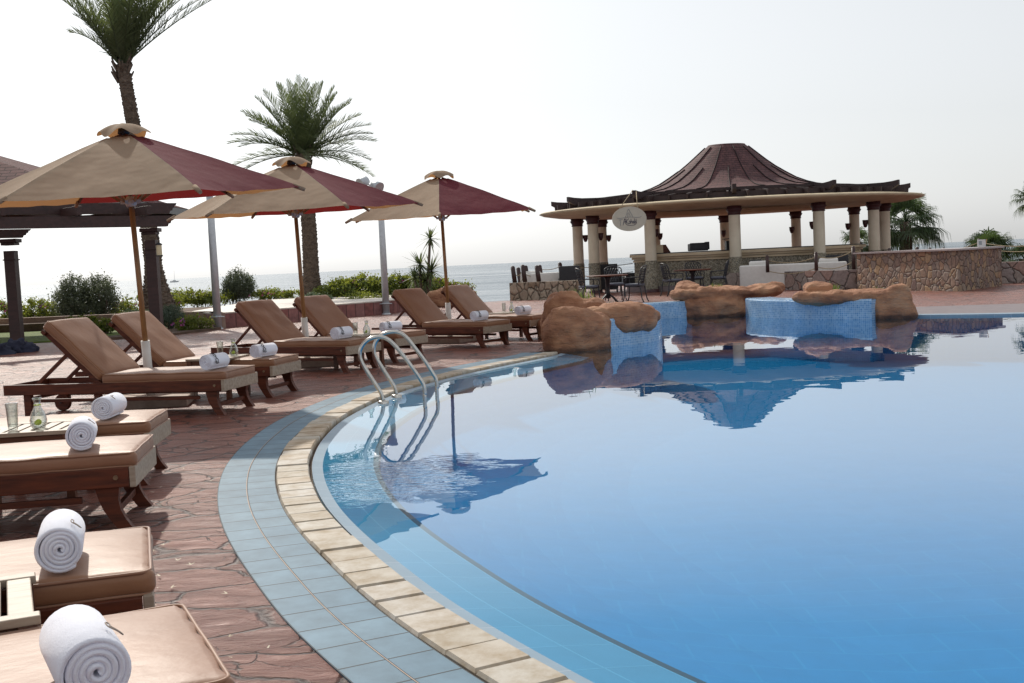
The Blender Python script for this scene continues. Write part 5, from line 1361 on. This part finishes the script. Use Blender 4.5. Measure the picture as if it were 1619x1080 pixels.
# ------------------------------------------------------------------ lamp poles
def lamp_pole(px_b, py_b, px_t, py_t, y, heads, label):
    a = at(px_b, py_b, y); t_ = at(px_t, py_t, y); o = thing('steel_pole', (a.x, y, 0), 0, label, 'pole', 'grey steel poles at the terrace edge'); h = t_.z
    mb = MB(); mb.tube([(0, 0, 0), (0, 0, h * .5), (0, 0, h)], [.09, .085, .078], 18); mb.build('shaft', 'galvanised', o)
    mb = MB(); mb.lathe([(.088, .27), (.11, .27), (.11, .295), (.088, .295)], seg=16); mb.tube([(-.16, 0, .28), (.16, 0, .28)], .015, 6); mb.lathe([(.12, .0), (.12, .02), (.09, .03)], seg=16); mb.build('collar', 'galvanised', o)
    mb = MB(); mb.lathe([(.001, h + .02), (.10, h + .02), (.10, h - .01), (.08, h - .01)], seg=16); mb.build('end_cap', 'galvanised', o)
    for hx_, hz_, tilt in heads:
        mb = MB(); c = Vector((hx_, -.1, h + hz_)); d = Vector((tilt, -.5, -.45)).normalized()
        mb.tube([c - d * .13, c - d * .10, c + d * .02, c + d * .14], [.05, .11, .13, .16], 16); hd = mb.build('floodlight', 'galvanised', o)
        mb = MB(); mb.tube([(0, 0, h), (hx_ * .6, -.02, h + hz_ * .5), c], .02, 8); mb.build('bracket', 'galvanised', hd)
lamp_pole(345, 520, 333, 305, 26.0, [], 'left grey steel pole rising behind the first parasol edge')
lamp_pole(611, 497, 599, 300, 29.9, [(-.38, .22, -.6), (-.08, .10, .6)], 'right grey steel pole with two floodlights behind the middle parasol')

# ------------------------------------------------------------------ pergola and tiled roof at left
pg = thing('pergola', (-8.5, 22, 0), 0, 'dark brown wooden pergola with notched beam ends at left behind the nearest parasol', 'pergola')
O = Vector((-8.5, 22, 0))
def notched(mb, a, b, w_, h, end=1):      # beam with stepped decorative end at b
    a = Vector(a) - O; b = Vector(b) - O; d = (b - a); L = d.length; d.normalize(); s_ = Vector((-d.y, d.x, 0)) * w_ / 2
    prof = [(0, h / 2), (L, h / 2), (L - .02, h * .30), (L - .05, h * .27), (L - .06, h * .05), (L - .09, h * .02), (L - .11, -h * .22), (L - .15, -h * .25), (L - .17, -h / 2), (0, -h / 2)]
    A = [a + d * x + Vector((0, 0, z)) - s_ for x, z in prof]; B = [p + s_ * 2 for p in A]; n = len(A)
    mb.add(A + B, [tuple(range(n)), tuple(range(n, 2 * n))[::-1]] + [(i, n + i, n + (i + 1) % n, (i + 1) % n) for i in range(n)])
e1 = at(276, 350, 22.6); e1b = at(272, 332, 23.2); l1 = at(0, 350, 20.4)
dirb = (e1 - Vector((l1.x, 20.4, l1.z))); dirb.z = 0; dirb.normalize()
zb = 2.33
for a, b_, w_, h, z in ((Vector((e1.x, 22.6, 0)) - dirb * 9, (e1.x, 22.6, 0), .11, .21, zb), (Vector((e1b.x, 23.3, 0)) - dirb * 9, (e1b.x + .05, 23.3, 0), .11, .21, zb + .29)):
    mb = MB(); a = Vector(a); b_ = Vector(b_); a.z = z; b_.z = z; notched(mb, a, b_, w_, h); mb.build('beam', 'pergola_wood', pg, recalc=True)
e2 = at(48, 369, 23.0); mb = MB(); a = Vector((e2.x, 23.0, 2.24)); notched(mb, a - dirb * 5, a, .12, .17); mb.build('beam', 'pergola_wood', pg, recalc=True)
nb = Vector((-dirb.y, dirb.x, 0))
for k in range(5):
    c0 = Vector((e1.x, 22.6, zb + .20)) - dirb * (.62 + k * 1.35); mb = MB(); mb.bar(c0 - nb * .25 - O, c0 + nb * 4.5 - O, .09, .17); mb.build('rafter', 'pergola_wood', pg, bevel=.006)
def pg_post(c, h):
    c = Vector(c) - O; mb = MB(); mb.box((c.x, c.y, h / 2 - .12), (.21, .21, h - .24)); mb.box((c.x, c.y, h - .105), (.27, .27, .05)); mb.box((c.x, c.y, h - .04), (.36, .30, .075)); mb.box((c.x, c.y, h - .42), (.25, .25, .025)); mb.box((c.x, c.y, .04), (.28, .28, .08))
    return mb.build('post', 'pergola_wood', pg, bevel=.006)
q = at(246, 500, 22.7); pg_post((q.x, 22.75, 0), 2.22); q2 = at(23, 500, 23.0); pg_post((q2.x, 23.05, 0), 2.15)
o = thing('lantern', (at(249, 374, 22.4).x, 22.45, 1.62), 0, 'small hanging brass lantern with cream glass on the pergola post', 'lantern')
mb = MB(); mb.lathe([(.055, .05), (.055, .25)], seg=12); mb.build('glass', 'lantern_glass', o); mb = MB(); mb.lathe([(.001, .03), (.07, .03), (.07, .05), (.05, .05)], seg=12); mb.lathe([(.07, .25), (.07, .265), (.02, .30), (.001, .30)], seg=12); mb.tube([(0, 0, .30), (.02, 0, .34), (0, 0, .38), (-.02, 0, .42), (0, 0, .50)], .006, 6); mb.build('frame', 'black_metal', o)
rfh = thing('tiled_hut', (-14.2, 26.0, 0), 0, 'hut with low dark shingle hip roof at left edge behind the pergola', 'hut')
apex = Vector((0, 0, 5.1)); 
ev = [Vector((-6, -3.4, 2.95)), Vector((6.1, -3.2, 2.95)), Vector((6.1, 3.4, 2.95)), Vector((-6, 3.6, 2.95))]
mb = MB()
for i in range(4):
    a_, b_ = ev[i], ev[(i + 1) % 4]; L = (b_ - a_).length; hh = (apex - (a_ + b_) / 2).length
    mb.add([a_, b_, apex], [(0, 1, 2)], uvs=[[(0, 0), (L, 0), ((apex - a_).dot((b_ - a_).normalized()), hh)]])
mb.build('roof', 'hut_shingles', rfh)
mb = MB()
for i in range(4): mb.bar(ev[i] - Vector((0, 0, .10)), ev[(i + 1) % 4] - Vector((0, 0, .10)), .06, .16)
mb.build('fascia', 'black_grout', rfh)
mb = MB(); mb.box((-2.6, .2, 1.42), (5.4, 5.6, 2.84)); mb.build('wall', 'cream_plaster', rfh)

# dark towels dumped at far left
q = G(10, 560); o = thing('crumpled_towels', (q.x, q.y, 0), 0, 'heap of crumpled dark blue cloths on the deck at the left edge', 'cloth')
for dx, dy, dz, s_ in ((-.18, -.12, 0, 1.0), (.0, .35, 0, 1.1)):
    mb = MB(); vs = []; fs = []; n1, n2 = 34, 18
    for j in range(n2 + 1):
        for i in range(n1):
            th = math.pi / 2 * j / n2; ph = 2 * math.pi * i / n1; p = Vector((math.sin(th) * math.cos(ph) * .34, math.sin(th) * math.sin(ph) * .25, math.cos(th) * .20)) * s_
            k = 1 + .45 * noise.noise(p * 7 + Vector((dx * 9, 0, 0))) + .2 * noise.noise(p * 18); p = Vector((p.x * k, p.y * k, max(0.002, p.z * k))); vs.append(p + Vector((dx, dy, dz)))
    for j in range(n2):
        for i in range(n1): fs.append((j * n1 + i, (j + 1) * n1 + i, (j + 1) * n1 + (i + 1) % n1, j * n1 + (i + 1) % n1))
    mb.add(vs, fs, True); mb.build('cloth', 'dark_cloth', o, recalc=True)

# ------------------------------------------------------------------ cast metal dining sets
def make_chair():
    root = thing('dining_chair', (0, 0, 0), 0, '', 'chair', 'black cast metal dining chairs by the pavilion')
    for s in (-1, 1):
        mb = MB(); mb.tube(cr([(.22 * s, .20, .43), (.225 * s, .22, .30), (.24 * s, .24, .12), (.26 * s, .29, .0)], 3), .016, 6, smooth=True); mb.build('leg', 'black_metal', root)
        mb = MB(); mb.tube(cr([(.22 * s, -.20, .43), (.225 * s, -.23, .3), (.235 * s, -.25, .12), (.24 * s, -.30, .0)], 3), .016, 6); mb.build('leg', 'black_metal', root)
    mb = MB(); mb.tube([(math.cos(a) * .25, math.sin(a) * .235, .42) for a in [R(15 * k) for k in range(24)]], .016, 6, closed=True); mb.build('seat_frame', 'black_metal', root)
    mb = MB(); mb.rbox((0, .01, .465), (.48, .46, .065), .030); mb.build('seat_pad', 'grey_cushion', root)
    # backrest: curved, leaning, lattice inside a rounded frame.  back is at -y
    def bp(u, v): # u -1..1, v 0..1
        x = u * (.23 + .02 * v); return Vector((x, -.22 - .10 * v + .06 * u * u, .46 + .46 * v))
    fr = [bp(-1, v / 5) for v in range(0, 5)] + [bp(-1 + .05, .92), bp(-.8, 1.0), bp(-.4, 1.07), bp(0, 1.10), bp(.4, 1.07), bp(.8, 1.0), bp(.95, .92)] + [bp(1, v / 5) for v in range(4, -1, -1)]
    mb = MB(); mb.tube(cr(fr, 2), .015, 6); mb.tube([bp(u / 4, .08) for u in range(-4, 5)], .012, 5)
    for k in range(-3, 4):
        c = k / 3
        for sg in (-1, 1):
            P = []
            for j in range(7):
                v = .08 + j * .155; u = c * .9 + sg * (j / 6 - .5) * .95
                if abs(u) <= 1: P.append(bp(u, v * (1.0)))
            if len(P) > 1: mb.tube(P, .010, 5)
    mb.build('backrest', 'black_metal', root)
    for s in (-1, 1): mb = MB(); mb.tube(cr([bp(s, .45), (s * .27, -.05, .66), (s * .275, .17, .655), (s * .27, .22, .60), (s * .255, .20, .43)], 3), .014, 6); mb.build('armrest', 'black_metal', root)
    return root
ch = make_chair()
def make_dtable():
    root = thing('dining_table', (0, 0, 0), 0, '', 'table', 'round metal dining tables by the pavilion')
    mb = MB(); mb.lathe([(.001, .745), (.54, .745), (.56, .735), (.56, .715), (.53, .705), (.001, .705)], seg=36); mb.build('table_top', 'dark_wood', root)
    mb = MB(); mb.lathe([(.001, .70), (.12, .70), (.06, .62), (.05, .3), (.07, .12), (.001, .1)], seg=14)
    for k in range(4): a = R(45 + 90 * k); mb.tube(cr([(math.cos(a) * .05, math.sin(a) * .05, .22), (math.cos(a) * .2, math.sin(a) * .2, .13), (math.cos(a) * .33, math.sin(a) * .33, .015)], 3), .022, 6)
    mb.build('pedestal', 'black_metal', root); return root
dt = make_dtable()
t1 = at(962, 478, 30.8); dt.location = (t1.x, 30.8, 0); dt['label'] = 'round dining table nearer the pool, with three lattice chairs'
t2 = at(1096, 462, 34.2); dup(dt, (t2.x, 34.2, 0), R(20), 'round dining table in front of the bar counter')
CH = [(930, 30.5, -78, 'lattice chair left of the nearer dining table'), (1003, 30.3, 68, 'lattice chair right of the nearer dining table'), (972, 32.0, 185, 'lattice chair behind the nearer dining table'),
      (1063, 33.6, -72, 'lattice chair left of the farther dining table'), (1098, 35.3, 180, 'lattice chair behind the farther dining table'), (1136, 34.3, 75, 'lattice chair right of the farther dining table')]
for i, (px, y, a, lab) in enumerate(CH):
    p = at(px, 440, y); p = Vector((p.x, y, 0))
    if i == 0: ch.location = p; ch.rotation_euler = (0, 0, R(a)); ch['label'] = lab
    else: dup(ch, p, R(a), lab)
# ------------------------------------------------------------------ lounge seats by the pavilion
def sofa(name, x, y, L_, rz_, label, h=.62, z0=0, mat='sofa_fabric', back=True):
    o = thing(name, (x, y, z0), R(rz_), label, 'sofa'); mb = MB(); mb.rbox((0, 0, .2), (L_, .85, .38), .03); mb.build('base', mat, o)
    mb = MB(); mb.rbox((0, -.36, h / 2 + .1), (L_ + .04, .18, h), .05); mb.build('backrest', mat, o)
    k = max(2, int(L_ / .8))
    for i in range(k):
        mb = MB(); mb.rbox((-L_ / 2 + (i + .5) * L_ / k, .05, .46), (L_ / k - .03, .62, .15), .04); mb.build('cushion', mat, o)
        if i % 2 == 0: mb = MB(); mb.rbox((-L_ / 2 + (i + .5) * L_ / k, -.18, .72), (.55, .16, .36), .06, Matrix.Rotation(R(14), 3, 'X')); mb.build('pillow', mat, o)
    return o
p = at(1257, 430, 34.3); sofa('white_sofa', p.x, 34.4, 3.1, -22, 'long white sofa with loose pillows behind the pale stone wall', .68)
p = at(860, 440, 37.5); sofa('beige_sofa', p.x, 37.6, 1.6, 4, 'pale sofa behind the curved stone wall at left of pavilion', .72)
def armchair(px, y, rz_, label, h=.95, w_=.66):
    p = at(px, 440, y); o = thing('wicker_armchair', (p.x, y, 0), R(rz_), label, 'armchair', 'black wicker armchairs round the pavilion'); mb = MB(); mb.rbox((0, -.30, h / 2 + .05), (w_, .08, h - .08), .03); mb.build('backrest', 'black_box', o)
    mb = MB(); mb.rbox((0, 0, .36), (w_ - .02, .6, .12), .03); mb.build('seat', 'black_box', o)
    for s in (-1, 1):
        mb = MB(); mb.rbox((s * (w_ / 2 - .04), .02, .42), (.07, .6, .40), .02); mb.build('armrest', 'black_box', o)
        for sy in (-1, 1): mb = MB(); mb.box((s * (w_ / 2 - .05), sy * .26, .12), (.05, .05, .24)); mb.build('leg', 'black_metal', o)
    mb = MB(); mb.rbox((0, .02, .46), (w_ - .18, .5, .09), .03); mb.build('seat_pad', 'sofa_fabric', o)
armchair(899, 37.2, 4, 'black wicker armchair with back to camera, left of the pavilion columns', 1.0, .68)
armchair(966, 40.5, -20, 'black wicker armchair behind the nearer dining table', .98)
armchair(1001, 41.5, 70, 'dark armchair just left of the bar counter end', .98)
armchair(1190, 36.6, 10, 'dark chair back showing left above the white sofa', .92, .4)
armchair(1322, 36.2, -8, 'black armchair behind the right end of the white sofa', .95, .7)

# ------------------------------------------------------------------ sailing boat far out
p = at(276, 452, 2600); o = thing('sailing_boat', (p.x, 2600, -7.5), R(20), 'tiny pale sailing boat far out on the sea at left', 'boat')
mb = MB(); prof = [(-10, 0), (-9, 3.0), (9, 3.2), (12, 3.4), (8, 0)]
mb.add([(x, -2, z) for x, z in prof] + [(x, 2, z) for x, z in prof], [(0, 1, 2, 3, 4), (5, 9, 8, 7, 6), (0, 5, 6, 1), (1, 6, 7, 2), (2, 7, 8, 3), (3, 8, 9, 4), (4, 9, 5, 0)]); mb.box((0, 0, 4.2), (7, 3, 2)); mb.build('hull', 'white_paint', o, recalc=True)
mb = MB(); mb.tube([(1, 0, 3), (1, 0, 27)], .25, 6); mb.build('mast', 'galvanised', o)

# ------------------------------------------------------------------ fallen petals on the deck
mb = MB(); rnd = random.Random(8)
for _ in range(240):
    s_ = rnd.uniform(1, UL[-1] - .3); p, nn = arc_at(s_); q = p + nn * (.55 + abs(rnd.gauss(0, .9))); a = rnd.uniform(0, 6.28); L_ = rnd.uniform(.008, .024)
    for k in range(rnd.randint(1, 3)):
        a2 = a + k * 1.3; d = Vector((math.cos(a2), math.sin(a2), 0)); s2 = Vector((-d.y, d.x, 0)) * .0035; c = Vector((q.x, q.y, .009)); mb.add([c - s2, c + s2, c + d * L_ + s2 * .5 + Vector((0, 0, .004)), c + d * L_ - s2 * .5 + Vector((0, 0, .004))], [(0, 1, 2, 3)])
o = mb.build('fallen_petals', 'dry_petal'); tag(o, 'tiny dry pale petals scattered over the red deck near the pool border', 'petals', kind='stuff')
